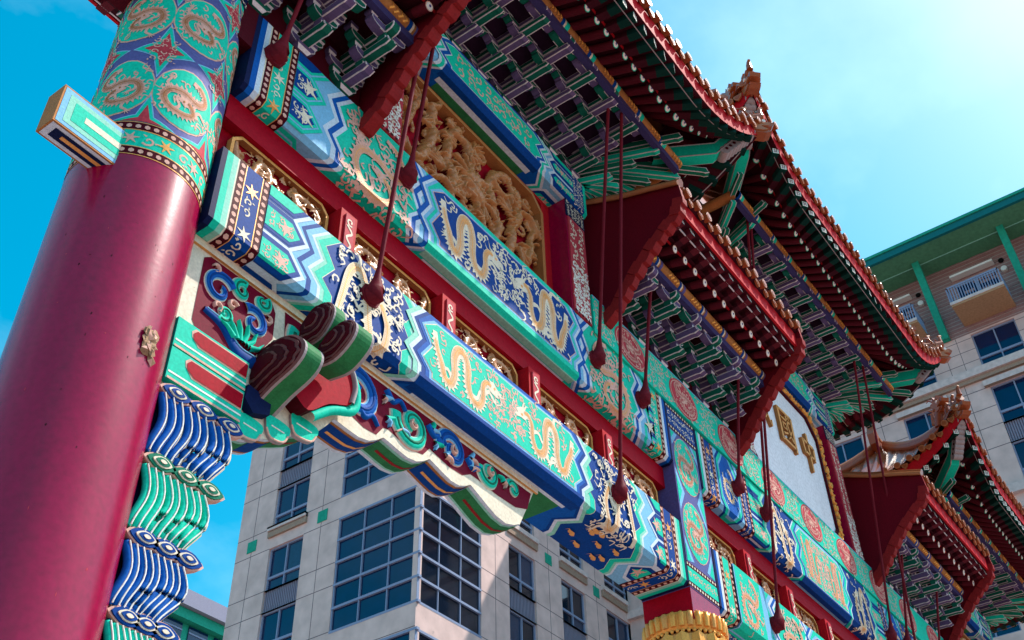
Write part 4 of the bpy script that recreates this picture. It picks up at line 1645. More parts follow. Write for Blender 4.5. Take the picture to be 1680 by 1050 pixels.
    # square field with blue and green vine
    for c, r, a0, sg, m_ in (((7.34, 11.12), .30, .6, 1, 'blue_mid'), ((8.05, 10.96), .26, 2.4, -1, 'blue_mid'), ((7.74, 11.36), .17, 1.2, 1, 'green'), ((8.14, 11.42), .14, 1.0, -1, 'green'), ((7.5, 10.75), .14, 4, 1, 'green')):
        vol(c, r, a0, 1.1, sg, .12, m_, .08)
    mb = MB()
    relief(mb, [(X(a), b) for a, b in catmull([(7.15, 10.62), (7.5, 10.55), (7.85, 10.3), (8.2, 10.28)], 6)], lambda t: .10 + .16 * t, Y0, .05, 'blue')
    relief(mb, [(X(a), b) for a, b in catmull([(7.18, 10.65), (7.5, 10.6), (7.85, 10.37), (8.15, 10.36)], 6)], .025, Y0 - .045, .012, 'blue_light')
    for k in range(6):
        a = 2.6 - k * .45
        c = (7.72 + .06 * k, 10.45)
        relief(mb, [(X(p[0]), p[1]) for p in (c, (c[0] + .18 * math.cos(a), c[1] + .2 * math.sin(a)), (c[0] + .28 * math.cos(a + .2), c[1] + .36 * math.sin(a + .2)))], lambda t: .12 * (1 - .85 * t), Y0 - .02, .07, 'green')
    for x, z in ((7.62, 11.0), (7.35, 10.8), (8.3, 11.2), (7.2, 11.45)):
        relief(mb, [(X(a), b) for a, b in spiral((x, z), .1, x * 5, .8, 1, 7, .3)], .06, Y0, .06, 'pink')
    mk('vine_leaves', mb, o)
    if not detail:
        return
    # green and red lozenge boards beside the column
    xw = 8.02
    for k, (z0, z1) in enumerate(((9.62, 10.12), (9.08, 9.6))):
        mb = MB()
        a, b = sorted((X(6.72), X(xw + .25 * k * 0)))
        mb.box(a, b, Y0 - .12, Y0 - .002, z0, z1, 'green')
        lo = mk('striped_board', mb, o)
        mb = MB()
        y = Y0 - .125
        P = [(7.0, z1 - .13), (7.06, z1 - .06), (xw - .02, z1 - .06), (xw - .02, z0 + .22), (7.15, z0 + .22), (7.02, z1 - .22)]
        g_ = lambda P, y_, m_: mb.face([(X(p), y_, q) for p, q in (P if mir else P[::-1])], m_)
        g_([(p - .03 if p < 7.5 else p, q + (.025 if q > (z0 + z1) / 2 else -.025)) for p, q in P], y, 'pink')
        g_(P, y - .008, 'red')
        g_([(6.74, z0 + .10), (xw, z0 + .10), (xw, z0 + .13), (6.74, z0 + .13)], y, 'cream_white')
        g_([(6.74, z0), (xw, z0), (xw, z0 + .035), (6.74, z0 + .035)], y, 'pink')
        mk('red_lozenge', mb, lo)


def ribbon_path(c, r):
    return [tuple(p) for p in catmull([(c[0] - r, c[1] + r * .4), (c[0] - r * .3, c[1] - r * .2), (c[0] + r * .4, c[1] + r * .25), (c[0] + r, c[1] - r * .3)], 4)]


queti(0, False, True)
queti(2 * AX - 0, True, False)
for px, mir in ((21.47 - 1.0 * 0 + 15.4 - 0, False),):
    pass


# ---- pleated bracket hanging beside the near column
def pleats():
    Y0 = 10.4
    rows = [(8.82, 7.92, 'blue', 7.98, 7.82), (7.72, 6.86, 'green', 7.78, 7.66), (6.66, 5.86, 'blue', 7.66, 7.50), (5.66, 4.9, 'green', 7.5, 7.35), (4.7, 3.9, 'blue', 7.35, 7.2)]
    back = MB()
    back.box(6.72, 7.45, Y0 + .02, Y0 + .42, 3.7, 9.05, 'navy')
    bo = mk('pleated_bracket', back, arch)
    for k, (zt, zb, m_, xr0, xr1) in enumerate(rows):
        n = 9
        pr2 = random.Random(k)
        for i in range(n):
            u = (i + .5) / n
            P = []
            for t in [j / 10 for j in range(11)]:
                z = zt + (zb - zt) * t
                xr = xr0 + (xr1 - xr0) * t
                bulge = (.12 + .012 * math.sin(i * 2.3 + k)) * math.sin(t * math.pi * 1.5 - .35) * (.5 + .5 * u)
                P.append((6.74 + (xr - 6.74) * u + bulge * .9 - .05, Y0 - .10 - .03 * math.sin(t * 3.1), z))
            mb = MB()
            mb.tube(P, [.045] + [.055 + pr2.uniform(-.004, .004)] * 9 + [.04], m_ if m_ == 'green' else 'blue_mid', 10)
            w_ = (xr0 - 6.74) / n
            Q_ = [(p[0] + w_ * .48, p[1] + .03, p[2]) for p in P]
            po = mk('pleat', mb, bo)
            mb = MB()
            mb.tube(Q_, .03, 'cream', 6)
            mb.tube([(p[0] + .014, p[1] - .058, p[2]) for p in P], .012, 'cream_white', 5)
            mk('gilt_edge', mb, po)
    for k, (zc, m_) in enumerate(((8.9, 'blue'), (7.83, 'green_dark'), (6.78, 'blue'), (5.78, 'blue'), (4.8, 'green_dark'))):
        xr = 7.98 - k * .14
        n = 3
        mb = MB()
        mb.box(6.74, xr - .12, Y0 - .10, Y0 + .05, zc - .10, zc + .10, m_)
        co = mk('cloud_row', mb, bo)
        for i in range(n):
            cx = 6.95 + (xr - 7.05) * i / (n - 1) - .02
            mb = MB()
            for j, (s_, mm, y) in enumerate(((1.0, 'pink', Y0 - .14), (.84, m_, Y0 - .165), (.56, 'cream', Y0 - .18), (.42, m_, Y0 - .19), (.2, 'cream', Y0 - .2))):
                P = [(cx + .24 * s_ * math.cos(a) * (1 + .12 * math.cos(4 * a)), zc + .125 * s_ * math.sin(a)) for a in [q * math.pi / 9 for q in range(18)]]
                mb.prism(P, 'Y', y, Y0 - .02, mm)
            mk('cloud', mb, co)


pleats()


# ---- cloud-headed beam ends that project towards the front
def cloud_head(prof, x0, x1, centre, label=None, top='cream_white'):
    mb = MB()
    cz = centre
    prof = [(cz[0] + (p[0] - cz[0]) * .9, cz[1] + (p[1] - cz[1]) * .9) for p in prof]
    n = len(prof)
    P3 = lambda p, x: (x, p[0], p[1])
    bev = [(cz[0] + (p[0] - cz[0]) * .93, cz[1] + (p[1] - cz[1]) * .93) for p in prof]
    for i in range(n):
        j = (i + 1) % n
        mb.face([P3(prof[i], x0), P3(prof[j], x0), P3(bev[j], x0 - .03), P3(bev[i], x0 - .03)], 'line_dark')
        mb.face([P3(prof[j], x1), P3(prof[i], x1), P3(bev[i], x1 + .03), P3(bev[j], x1 + .03)], 'outline')
    mb.face([P3(p, x0 - .03) for p in bev], 'maroon')
    mb.face([P3(p, x1 + .03) for p in reversed(bev)], 'maroon')
    for i in range(n):
        p, q = prof[i], prof[(i + 1) % n]
        w = (x1 - x0)
        for a, b, m_ in ((0, .12, 'outline'), (.12, .88, 'green_dull' if (p[1] + q[1]) / 2 < cz[1] + .28 else 'green_pale'), (.88, 1, 'outline')):
            mb.face([P3(p, x0 + w * a), P3(p, x0 + w * b), P3(q, x0 + w * b), P3(q, x0 + w * a)], m_)
    o = mk('cloud_head', mb, arch, label=label)
    # stepped lobes on the visible side
    for k, (s_, m_) in enumerate(((.88, 'line_dark'), (.80, 'maroon'), (.62, 'line_dark'), (.55, 'rafter_dark'), (.36, 'line_dark'), (.29, 'maroon'))):
        pts = [(cz[0] + (p[0] - cz[0]) * s_ * (1 + .05 * math.sin(i * 1.7 + k)), cz[1] + (p[1] - cz[1]) * s_ * (1 + .04 * math.cos(i * 2.1 + k))) for i, p in enumerate(prof)]
        mb = MB()
        mb.prism(pts, 'X', x0 - .03 - .022 * (k + 1), x0 + .01, m_)
        mk('carved_lobe', mb, o)


def smooth_prof(P):
    return [tuple(p) for p in catmull(P + [P[0]], 4)][:-1]


cloud_head(smooth_prof([(11.0, 9.9), (10.85, 10.3), (10.5, 10.62), (10.1, 10.72), (9.7, 10.62), (9.42, 10.35), (9.4, 10.1), (9.6, 9.9), (10.05, 9.72), (10.6, 9.42), (10.95, 9.4)]), 8.3, 8.68, (10.15, 10.15))
cloud_head(smooth_prof([(10.3, 10.85), (10.28, 11.3), (10.0, 11.62), (9.68, 11.62), (9.5, 11.38), (9.55, 11.1), (9.8, 10.85)]), 8.85, 9.12, (9.88, 11.22))
cloud_head(smooth_prof([(10.1, 10.5), (9.95, 10.88), (9.68, 11.12), (9.35, 11.18), (9.15, 10.98), (9.22, 10.7), (9.6, 10.45)]), 9.0, 9.4, (9.6, 10.82))
mb = MB()
P = [(8.78, 9.98), (8.95, 10.5), (9.2, 10.8), (9.55, 11.12), (9.85, 11.1), (10.0, 10.8), (9.95, 10.45), (9.5, 10.2), (9.1, 9.85)]
mb.prism(smooth_prof(P), 'Y', 10.12, 10.4, 'maroon', front='red')
so = mk('red_cloud_shield', mb, arch)
mb = MB()
relief(mb, catmull(P[2:7], 5), .09, 10.12, .06, 'outline')
relief(mb, [(p[0] + .12, p[1] - .02) for p in catmull(P[4:9], 5)], .16, 10.2, .08, 'green')
mk('shield_edge', mb, so)
mb = MB()
mb.prism([(8.02, 9.5), (8.2, 9.34), (8.5, 9.46), (8.5, 9.7), (8.05, 9.75)], 'Y', 10.25, 10.5, 'navy', front='navy')
mk('bracket_block', mb, arch)
for x0, z0, w_ in ((8.06, 8.98, .42), (8.56, 9.22, .42), (9.02, 9.52, .5)):
    mb = MB()
    P = [(x0, z0 + .10), (x0 + .1, z0 - .02), (x0 + w_ * .8, z0 + .02), (x0 + w_, z0 + .16), (x0 + w_, z0 + .34), (x0, z0 + .34)]
    mb.prism(smooth_prof(P), 'Y', 10.35, 10.42, 'outline', front='green')
    bo = mk('scalloped_plate', mb, arch)
    mb = MB()
    relief(mb, catmull([(p[0], p[1] + .02) for p in P[:4]], 3), .035, 10.35, .012, 'pink')
    relief(mb, [(x0 + .08, z0 + .2), (x0 + w_ * .8, z0 + .2)], .022, 10.35, .01, 'cream_white')
    mk('painted_scroll', mb, bo)


# ================================================================== bracket sets
def arm_poly(l, h, cut=.35):
    """profile of a bracket arm: flat top, curved-up ends"""
    a = l / 2
    c = h * 1.3
    return [(-a, h), (-a, h * .55), (-a + c * .25, h * .22), (-a + c * .6, h * .05), (-a + c, 0), (a - c, 0), (a - c * .6, h * .05), (a - c * .25, h * .22), (a, h * .55), (a, h)]


def inset(poly, d):
    cx = sum(p[0] for p in poly) / len(poly)
    out = []
    xs = [p[0] for p in poly]
    zs = [p[1] for p in poly]
    w, h = max(xs) - min(xs), max(zs) - min(zs)
    mx_, mz = (max(xs) + min(xs)) / 2, (max(zs) + min(zs)) / 2
    return [(mx_ + (p[0] - mx_) * (1 - 2 * d / w), mz + (p[1] - mz) * (1 - 2 * d / h)) for p in poly]


def arm_x(mb, xc, y, z, l, h, t, col, lines=True):
    P = [(xc + a, z + b) for a, b in arm_poly(l, h)]
    mb.prism(P, 'Y', y - t / 2, y + t / 2, col, front='bracket_line')
    mb.face([(a, y - t / 2 - .006, b) for a, b in inset(P, .021)], col)
    # pale edge lines on the soffit
    for e in (-1, 1):
        ya, yb_ = sorted((y + e * t / 2, y + e * (t / 2 - .018)))
        mb.face([(xc - l / 2 + h * 1.2, ya, z - .004), (xc + l / 2 - h * 1.2, ya, z - .004), (xc + l / 2 - h * 1.2, yb_, z - .004), (xc - l / 2 + h * 1.2, yb_, z - .004)], 'bracket_line')


def block(mb, x, y, z, w, h, col):
    b = w * .7
    lo = [(x - b / 2, y - b / 2, z), (x + b / 2, y - b / 2, z), (x + b / 2, y + b / 2, z), (x - b / 2, y + b / 2, z)]
    mi = [(x - w / 2, y - w / 2, z + h * .45), (x + w / 2, y - w / 2, z + h * .45), (x + w / 2, y + w / 2, z + h * .45), (x - w / 2, y + w / 2, z + h * .45)]
    hi = [(p[0], p[1], z + h) for p in mi]
    for i in range(4):
        j = (i + 1) % 4
        mb.face([lo[i], lo[j], mi[j], mi[i]], 'bracket_line' if i == 0 else col)
        mb.face([mi[i], mi[j], hi[j], hi[i]], col)
    mb.face(hi, col)
    mb.face(lo[::-1], col)


def y_arm(mb, x, yb, yf, z, h, t, col, beak=True):
    """arm running out to the front (towards -Y), painted edges"""
    P = [(yb, z + h), (yb, z), (yf + h * .9, z)]
    if beak:
        P += [(yf + h * .35, z - h * .12), (yf - h * .25, z + h * .12), (yf - h * .05, z + h * .4), (yf + .02, z + h)]
    else:
        P += [(yf + h * .3, z + h * .15), (yf, z + h * .5), (yf, z + h)]
    mb.face([(x - t / 2, a, b) for a, b in P], 'bracket_line')
    mb.face([(x + t / 2, a, b) for a, b in reversed(P)], 'bracket_line')
    for s_ in (-1, 1):
        mb.face([(x + s_ * (t / 2 + .005), a, b) for a, b in inset(P, .021)], col)
    for i in range(len(P) - 1):
        p, q = P[i], P[i + 1]
        for a, b, m_ in ((-.5, -.38, 'bracket_line'), (-.38, .38, col), (.38, .5, 'bracket_line')):
            mb.face([(x + t * a, *p), (x + t * b, *p), (x + t * b, *q), (x + t * a, *q)], m_)


def bracket_meshes(n, dy, dz, cols, pitch, h):
    """returns core mesh and arm meshes; origin at wall plane / plate top; n steps"""
    c1_, c2_ = cols
    bh = dz - h
    core = MB()
    block(core, 0, .0, 0, .34, .17, c1_)
    for k in range(1, n + 1):
        z = .17 + (k - 1) * dz
        y_arm(core, 0, .25, -k * dy - .2, z, h, .2, c2_ if k % 2 else c1_)
        block(core, 0, -k * dy, z + h, .2, bh, c1_)
    y_arm(core, 0, .25, -n * dy - .3, .17 + n * dz, h, .2, c1_, False)
    arms = []
    l1, l2 = pitch * .58, pitch * .88
    for j in range(n + 1):
        y = -j * dy
        z = .17 + j * dz
        ab = MB()
        if j < n:
            arm_x(ab, 0, y, z, l1, h, .19, c2_ if j % 2 else c1_)
            for s_ in (-1, 1):
                block(ab, s_ * l1 * .40, y, z + h, .2, bh, c1_)
            arm_x(ab, 0, y, z + dz, l2, h, .19, c1_ if j % 2 else c2_)
            for s_ in (-1, 1):
                block(ab, s_ * l2 * .43, y, z + dz + h, .2, bh, c2_)
        else:
            arm_x(ab, 0, y, z, l2, h, .19, c1_ if j % 2 else c2_)
            for s_ in (-1, 0, 1):
                block(ab, s_ * l2 * .43, y, z + h, .2, bh * .9, c2_)
        arms.append(ab)
    return core.mesh('bracket_core', (0, 0, 0)), [a.mesh('bracket_arm', (0, 0, 0)) for a in arms]


BT = [bracket_meshes(3, .62, .21, c_, 1.12, .155) for c_ in (('bracket_green', 'bracket_purple'), ('bracket_purple', 'bracket_green'))]
BR = [bracket_meshes(2, .52, .37, c_, 1.06, .2) for c_ in (('bracket_green', 'bracket_purple'), ('bracket_purple', 'bracket_green'))]


def bracket_row(kit, xs, y, z, rot=0.0, split=True, swap=False):
    for i, x in enumerate(xs):
        core, arms = kit[(i + (1 if swap else 0)) % 2]
        pos = (x, y, z) if not rot or abs(abs(rot) - math.pi) < .01 else (y, x, z)
        o = place('bracket_set', core, arch, pos, (0, 0, rot) if rot else None)
        for a in arms:
            place('bracket_arm', a, o, pos)


# ================================================================== roofs
def unit_meshes():
    d = {}
    # round rafter: from origin towards -Y length 1
    for nm, a, b in (('r_t', 'rafter_red', 'rafter_red'), ('r_r', 'rafter_dark', 'rafter_red')):
        mb = MB()
        r = .11
        n = 10
        rows = [[(r * math.cos(t * 2 * math.pi / n), y, r * math.sin(t * 2 * math.pi / n)) for t in range(n)] for y in (0, -.45, -.451, -1)]
        mb.grid(rows, [a, a, b], True, True)
        mb.face(rows[-1], 'green' if nm == 'r_t' else 'pink')
        mb.face([(r * .8 * math.cos(t * 2 * math.pi / n), -1.004, r * .8 * math.sin(t * 2 * math.pi / n)) for t in range(n)], 'ceramic_white')
        mb.face([(r * .28 * math.cos(t * 2 * math.pi / n) + .01, -1.008, r * .28 * math.sin(t * 2 * math.pi / n) + .02) for t in range(n)], 'purple')
        d[nm] = mb.mesh('rafter', (0, 0, 0))
    for nm, a, b in (('f_t', 'rafter_dark', 'rafter_green'), ('f_r', 'rafter_dark', 'rafter_red')):
        mb = MB()
        h = .105
        mb.box(-h, h, -.5, 0, -h, h, a)
        mb.box(-h, h, -1, -.5, -h, h, b, front='green_dark')
        mb.face([(-h * .86, -1.004, -h * .86), (h * .86, -1.004, -h * .86), (h * .86, -1.004, h * .86), (-h * .86, -1.004, h * .86)], 'ceramic_white')
        for q in (-.3, .3):
            mb.face([(-h * .7, -1.008, h * q - .008), (h * .7, -1.008, h * q - .008), (h * .7, -1.008, h * q + .008), (-h * .7, -1.008, h * q + .008)], 'maroon')
            mb.face([(h * q - .008, -1.009, -h * .7), (h * q + .008, -1.009, -h * .7), (h * q + .008, -1.009, h * .7), (h * q - .008, -1.009, h * .7)], 'maroon')
        d[nm] = mb.mesh('flying_rafter', (0, 0, 0))
    for nm, m1, m2 in (('tile', 'glaze', 'glaze_light'),):
        mb = MB()
        n = 14
        r = .135
        mb.tube([(0, .55, 0), (0, .0, 0), (0, -.03, 0)], [r * .93, r * .93, r], m1, n)
        mb.tube([(0, -.03, 0), (0, -.055, 0)], [r, r], m2, n)
        mb.tube([(0, -.056, 0), (0, -.066, 0)], [r * .72, r * .62], m1, n)
        d['tile'] = mb.mesh('end_tile', (0, 0, 0))
        mb = MB()
        P = [(-.13, 0), (-.13, -.05), (-.10, -.13), (-.04, -.19), (0, -.23), (.04, -.19), (.10, -.13), (.13, -.05), (.13, 0)]
        mb.prism(P, 'Y', -.02, .04, m1, front=m2)
        mb.prism([(a * .6, b * .62 - .03) for a, b in P], 'Y', -.03, -.021, m1)
        d['drip'] = mb.mesh('drip_tile', (0, 0, 0))
    return d


UM = unit_meshes()
jr = random.Random(21)


def orient(a, b):
    """rotation+length so that the local -Y axis goes a->b"""
    d = Vector(b) - Vector(a)
    L_ = d.length
    d.normalize()
    zx = Vector((0, 0, 1))
    x = d.cross(zx)
    x = (-x).normalized()
    # local: -Y = d ; X = horizontal ; Z = X x Y
    yv = -d
    xv = yv.cross(zx).normalized()
    zv = xv.cross(yv)
    m_ = Matrix((xv, yv, zv)).transposed()
    return m_.to_euler(), L_


def dragon_head(mb, c, D, sc, m1='glaze', m2='glaze_light'):
    """glazed beast head looking along D"""
    W_ = Vector((-D.y, D.x, 0))
    prof = [(-.3, -.22), (.05, -.3), (.4, -.3), (.6, -.2), (.34, -.08), (.3, .0), (.66, .06), (.74, .2), (.62, .3), (.42, .26), (.3, .42), (.34, .62), (.12, .5), (-.02, .74), (-.12, .46), (-.34, .5), (-.3, .2)]
    for (w0, w1, k, m_) in ((-.2, .2, 1.0, m1), (-.25, .25, .72, m2)):
        P = [((a - .1) * k + .1, b * k) for a, b in prof]
        L = [c + D * a * sc + Vector((0, 0, b * sc)) + W_ * w0 * sc for a, b in P]
        R_ = [c + D * a * sc + Vector((0, 0, b * sc)) + W_ * w1 * sc for a, b in P]
        mb.face(L, m_)
        mb.face(R_[::-1], m_)
        for i in range(len(P)):
            j = (i + 1) % len(P)
            mb.face([L[i], R_[i], R_[j], L[j]], m_)
    for s_ in (-1, 1):
        e = c + D * .34 * sc + W_ * s_ * .25 * sc + Vector((0, 0, .2 * sc))
        mb.tube([e - W_ * s_ * .03, e + W_ * s_ * .05 * sc], .07 * sc, 'ceramic_white', 6)
        mb.tube([c + W_ * s_ * .16 * sc + Vector((0, 0, .4 * sc)), c - D * .3 * sc + W_ * s_ * .24 * sc + Vector((0, 0, .75 * sc)), c - D * .6 * sc + W_ * s_ * .2 * sc + Vector((0, 0, .8 * sc))], [.06 * sc, .045 * sc, .015 * sc], m1, 6)
        mb.tube([c - D * .1 * sc + W_ * s_ * .2 * sc, c - D * .4 * sc + W_ * s_ * .34 * sc + Vector((0, 0, .16 * sc))], [.12 * sc, .03 * sc], m2, 6)


class Roof:
    def __init__(s, xc, Lx, yc, Ly, zt, rise):
        s.xc, s.Lx, s.yc, s.Ly, s.zt, s.rise = xc, Lx, yc, Ly, zt, rise

    def k(s, side, a, La):
        c = 3.4
        e = max(0.0, (abs(a) - (La - c)) / c)
        return min(e, 1.15) ** 2

    def pt(s, side, a, dI, dz, flare=.18):
        La = (s.Lx if side in (0, 2) else s.Ly) - dI
        Do = (s.Ly if side in (0, 2) else s.Lx) - dI
        k = s.k(side, a, La)
        out = Do + flare * k
        z = s.zt + dz + s.rise * k
        a2 = a * (1 + flare * k / La)
        if side == 0: return (s.xc + a2, s.yc - out, z)
        if side == 2: return (s.xc - a2, s.yc + out, z)
        if side == 1: return (s.xc + out, s.yc + a2, z)
        return (s.xc - out, s.yc - a2, z)


def strip(mb, R, side, spec0, spec1, m, n=40, amax=None):
    """sheet between two rows around one side"""
    La0 = (R.Lx if side in (0, 2) else R.Ly)
    rows = []
    for (dI, dz) in (spec0, spec1):
        La = La0 - dI
        rows.append([R.pt(side, -La + 2 * La * i / n, dI, dz) for i in range(n + 1)])
    mb.grid(rows, m, False)


def tower(xc, hp, z0, full, front_parts=True):
    """hip-roofed tower over posts; z0 = top of the painted beam"""
    yc = 10.6
    R = Roof(xc, hp + 3.72, yc, 4.4, z0 + 1.72, 1.75)
    Lx, Ly = R.Lx, R.Ly
    # roof skin: concave slope from tile edge to ridge
    mb = MB()
    rid = 4.4 * .93
    zr = R.zt + 3.6
    for side in range(4):
        La = Lx if side in (0, 2) else Ly
        Do = Ly if side in (0, 2) else Lx
        ncol = int(La * 2 / .5)
        nn = ncol * 4
        rows = []
        for j in range(11):
            t = j / 10
            prof = (t ** 1.35)
            row = []
            for i in range(nn + 1):
                a = -La + 2 * La * i / nn
                u = a / La
                dI = t * rid
                La_t = La - dI
                aa = max(-La_t, min(La_t, a))
                # ribs
                rib = .09 * max(0, math.cos((a / .5) * 2 * math.pi)) if abs(a) < La_t else 0
                k = R.k(side, a if t == 0 else aa * La / max(La_t, .01) if La_t > .01 else 0, La) * (1 - t) ** 2
                out = Do - dI + .18 * k
                z = R.zt + .06 + (zr - R.zt) * prof + R.rise * k + rib
                a2 = aa
                row.append({0: (xc + a2, yc - out, z), 2: (xc - a2, yc + out, z), 1: (xc + out, yc + a2, z), 3: (xc - out, yc - a2, z)}[side])
            rows.append(row)
        mb.grid(rows, 'glaze', True)
    roof = mk('tiled_roof', mb, arch, (xc, yc, R.zt))
    # eave boards
    rows_spec = ((1.8, -.42), (.98, -.80), (.20, -.70))
    for side in range(4):
        mb = MB()
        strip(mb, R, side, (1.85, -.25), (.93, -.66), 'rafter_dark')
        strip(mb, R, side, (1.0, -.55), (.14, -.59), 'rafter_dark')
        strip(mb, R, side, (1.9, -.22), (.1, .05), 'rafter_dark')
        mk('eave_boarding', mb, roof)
        mb = MB()
        strip(mb, R, side, (.13, -.58), (.09, -.08), 'red_bright')
        strip(mb, R, side, (.13, -.58), (.20, -.58), 'red_trim')
        mk('red_fascia', mb, roof)
        mb = MB()
        strip(mb, R, side, (.335, -.805), (.31, -.805), 'outline')
        strip(mb, R, side, (.93, -.70), (.90, -.62), 'red_bright')
        mk('batten', mb, roof)
    # rafters, tiles
    for side in range(4):
        La = (Lx if side in (0, 2) else Ly)
        pitch = .47
        n = int(2 * (La - .1) / pitch)
        st = MB()
        for i in range(n):
            u = (i + .5) / n * 2 - 1
            vis = (side == 0 or (side == 3 and full == 2)) and front_parts
            # fan
            Lp, Lr, Lf = La - 1.8, La - .98, La - .22
            ar, af = u * (Lr - .12), u * (Lf - .1)
            ap = max(-Lp + .05, min(Lp - .05, ar if abs(ar) < Lp - 1.2 else math.copysign(Lp - 1.2 + (abs(ar) - Lp + 1.2) * .45, ar)))
            amid = (ar + ap) / 2
            pa, pr_ = R.pt(side, ap, 1.8, -.38), R.pt(side, ar, .95, -.80)
            e, L_ = orient(pa, pr_)
            q0 = R.pt(side, ar * .985, 1.05, -.66)
            q1 = R.pt(side, af, .20, -.70)
            e2, L2 = orient(q0, q1)
            sc = (1, L_, 1)
            if vis or side in (1, 3):
                pa = (pa[0] + jr.uniform(-.012, .012), pa[1], pa[2] + jr.uniform(-.01, .01))
                place('rafter', UM['r_t'], roof, pa, e, sc)
                place('flying_rafter', UM['f_t'], roof, q0, e2, (1, L2, 1))
            else:
                for (p, q) in ((pa, pr_), (q0, q1)):
                    st.tube([p, q], .09, 'rafter_dark', 4)
            # tiles
        if st.v:
            mk('rear_rafters', st, roof, kind='stuff')
        nt = int(2 * La / .5)
        st = MB()
        for i in range(nt):
            a = -La + (i + .5) * 2 * La / nt
            p = R.pt(side, a, -.02, .08)
            p2 = R.pt(side, a + (.25 if a < La - .3 else -.25), 0, .0)
            an = {0: 0, 1: math.pi / 2, 2: math.pi, 3: -math.pi / 2}[side]
            sl = math.atan2(R.pt(side, a + .1, 0, 0)[2] - R.pt(side, a - .1, 0, 0)[2], .2)
            if side in (0, 1, 3):
                p = (p[0] + jr.uniform(-.012, .012), p[1] + jr.uniform(-.02, .02), p[2] + jr.uniform(-.012, .012))
                place('end_tile', UM['tile'], roof, p, (jr.uniform(-.05, .05), 0, an + jr.uniform(-.06, .06)))
                place('drip_tile', UM['drip'], roof, p2, (0, 0, an))
            else:
                st.tube([p, (p[0], p[1] - .5, p[2])], .13, 'glaze', 6)
        if st.v:
            mk('rear_end_tiles', st, roof, kind='stuff')
    # ridges along the hips, with beasts
    mb = MB()
    mb.box(xc - (Lx - rid) - .1, xc + (Lx - rid) + .1, yc - .16, yc + .16, zr - .05, zr + .55, 'glaze')
    mb.box(xc - (Lx - rid) - .1, xc + (Lx - rid) + .1, yc - .2, yc + .2, zr + .5, zr + .62, 'glaze_light')
    mk('main_ridge', mb, roof)
    for sx in (-1, 1):
        mb = MB()
        x = xc + sx * (Lx - rid + .15)
        P = [(x, zr), (x + sx * .5, zr + .1), (x + sx * .55, zr + .6), (x + sx * .3, zr + 1.1), (x + sx * .45, zr + 1.5), (x + sx * .1, zr + 1.35), (x - sx * .05, zr + .9), (x - sx * .3, zr + .6)]
        mb.prism(P, 'Y', yc - .15, yc + .15, 'glaze')
        mk('ridge_dragon', mb, roof)
        for sy in (-1, 1):
            if sy > 0 and not full:
                continue
            path = []
            for j in range(13):
                t = j / 12
                e = 1 - t
                La = Lx
                k = 1.0 * (1 - t) ** 2
                px = xc + sx * (Lx - t * rid + .18 * k)
                py = yc + sy * (Ly - t * rid + .18 * k)
                pz = R.zt + .06 + (zr - R.zt) * t ** 1.35 + R.rise * k
                path.append((px, py, pz + .12))
            mb = MB()
            mb.tube(path, .17, 'glaze', 8)
            mb.tube([(p[0], p[1], p[2] + .2) for p in path[2:]], .11, 'glaze_light', 6)
            mb.tube([(p[0], p[1], p[2] + .1) for p in path[3:]], .15, 'glaze', 6)
            hr = mk('hip_ridge', mb, roof)
            # beast and small figures sitting on the ridge end
            for q, (idx, sz) in enumerate(((0, .26), (1, .32), (2, .34), (3, .62))):
                c = path[idx]
                mb = MB()
                dx, dy = sx * .7071, sy * .7071
                b0 = Vector((c[0], c[1], c[2] + .1))
                D = Vector((dx, dy, 0))
                if sz < .5:
                    mb.tube([b0, b0 + Vector((0, 0, sz * .8)), b0 + Vector((0, 0, sz * 1.2)) + D * .05], [sz * .42, sz * .34, sz * .22], 'glaze', 8)
                    mb.tube([b0 + Vector((0, 0, sz * 1.2)), b0 + Vector((0, 0, sz * 1.45)) + D * sz * .45], [sz * .26, sz * .16], 'glaze_light', 8)
                    mb.tube([b0 + D * sz * .3, b0 + Vector((0, 0, sz * .8)) + D * sz * .25], sz * .12, 'glaze', 6)
                    mb.tube([b0 - D * sz * .3, b0 - D * sz * .75 + Vector((0, 0, sz * .8))], [sz * .16, sz * .06], 'glaze', 6)
                    mk('roof_figure', mb, hr)
                else:
                    mb.tube([b0 - D * .1 - Vector((0, 0, .1)), b0 + Vector((0, 0, .3)), b0 + Vector((0, 0, .5)) + D * .05], [.3, .27, .2], 'glaze', 8)
                    dragon_head(mb, b0 + Vector((0, 0, .62)) + D * .05, D, .8)
                    mb.tube([b0 - D * .2 + Vector((0, 0, .1)), b0 - D * .55 + Vector((0, 0, .35)), b0 - D * .5 + Vector((0, 0, .8)), b0 - D * .75 + Vector((0, 0, .95))], [.14, .12, .08, .03], 'glaze_light', 6)
                    mk('roof_beast', mb, hr)
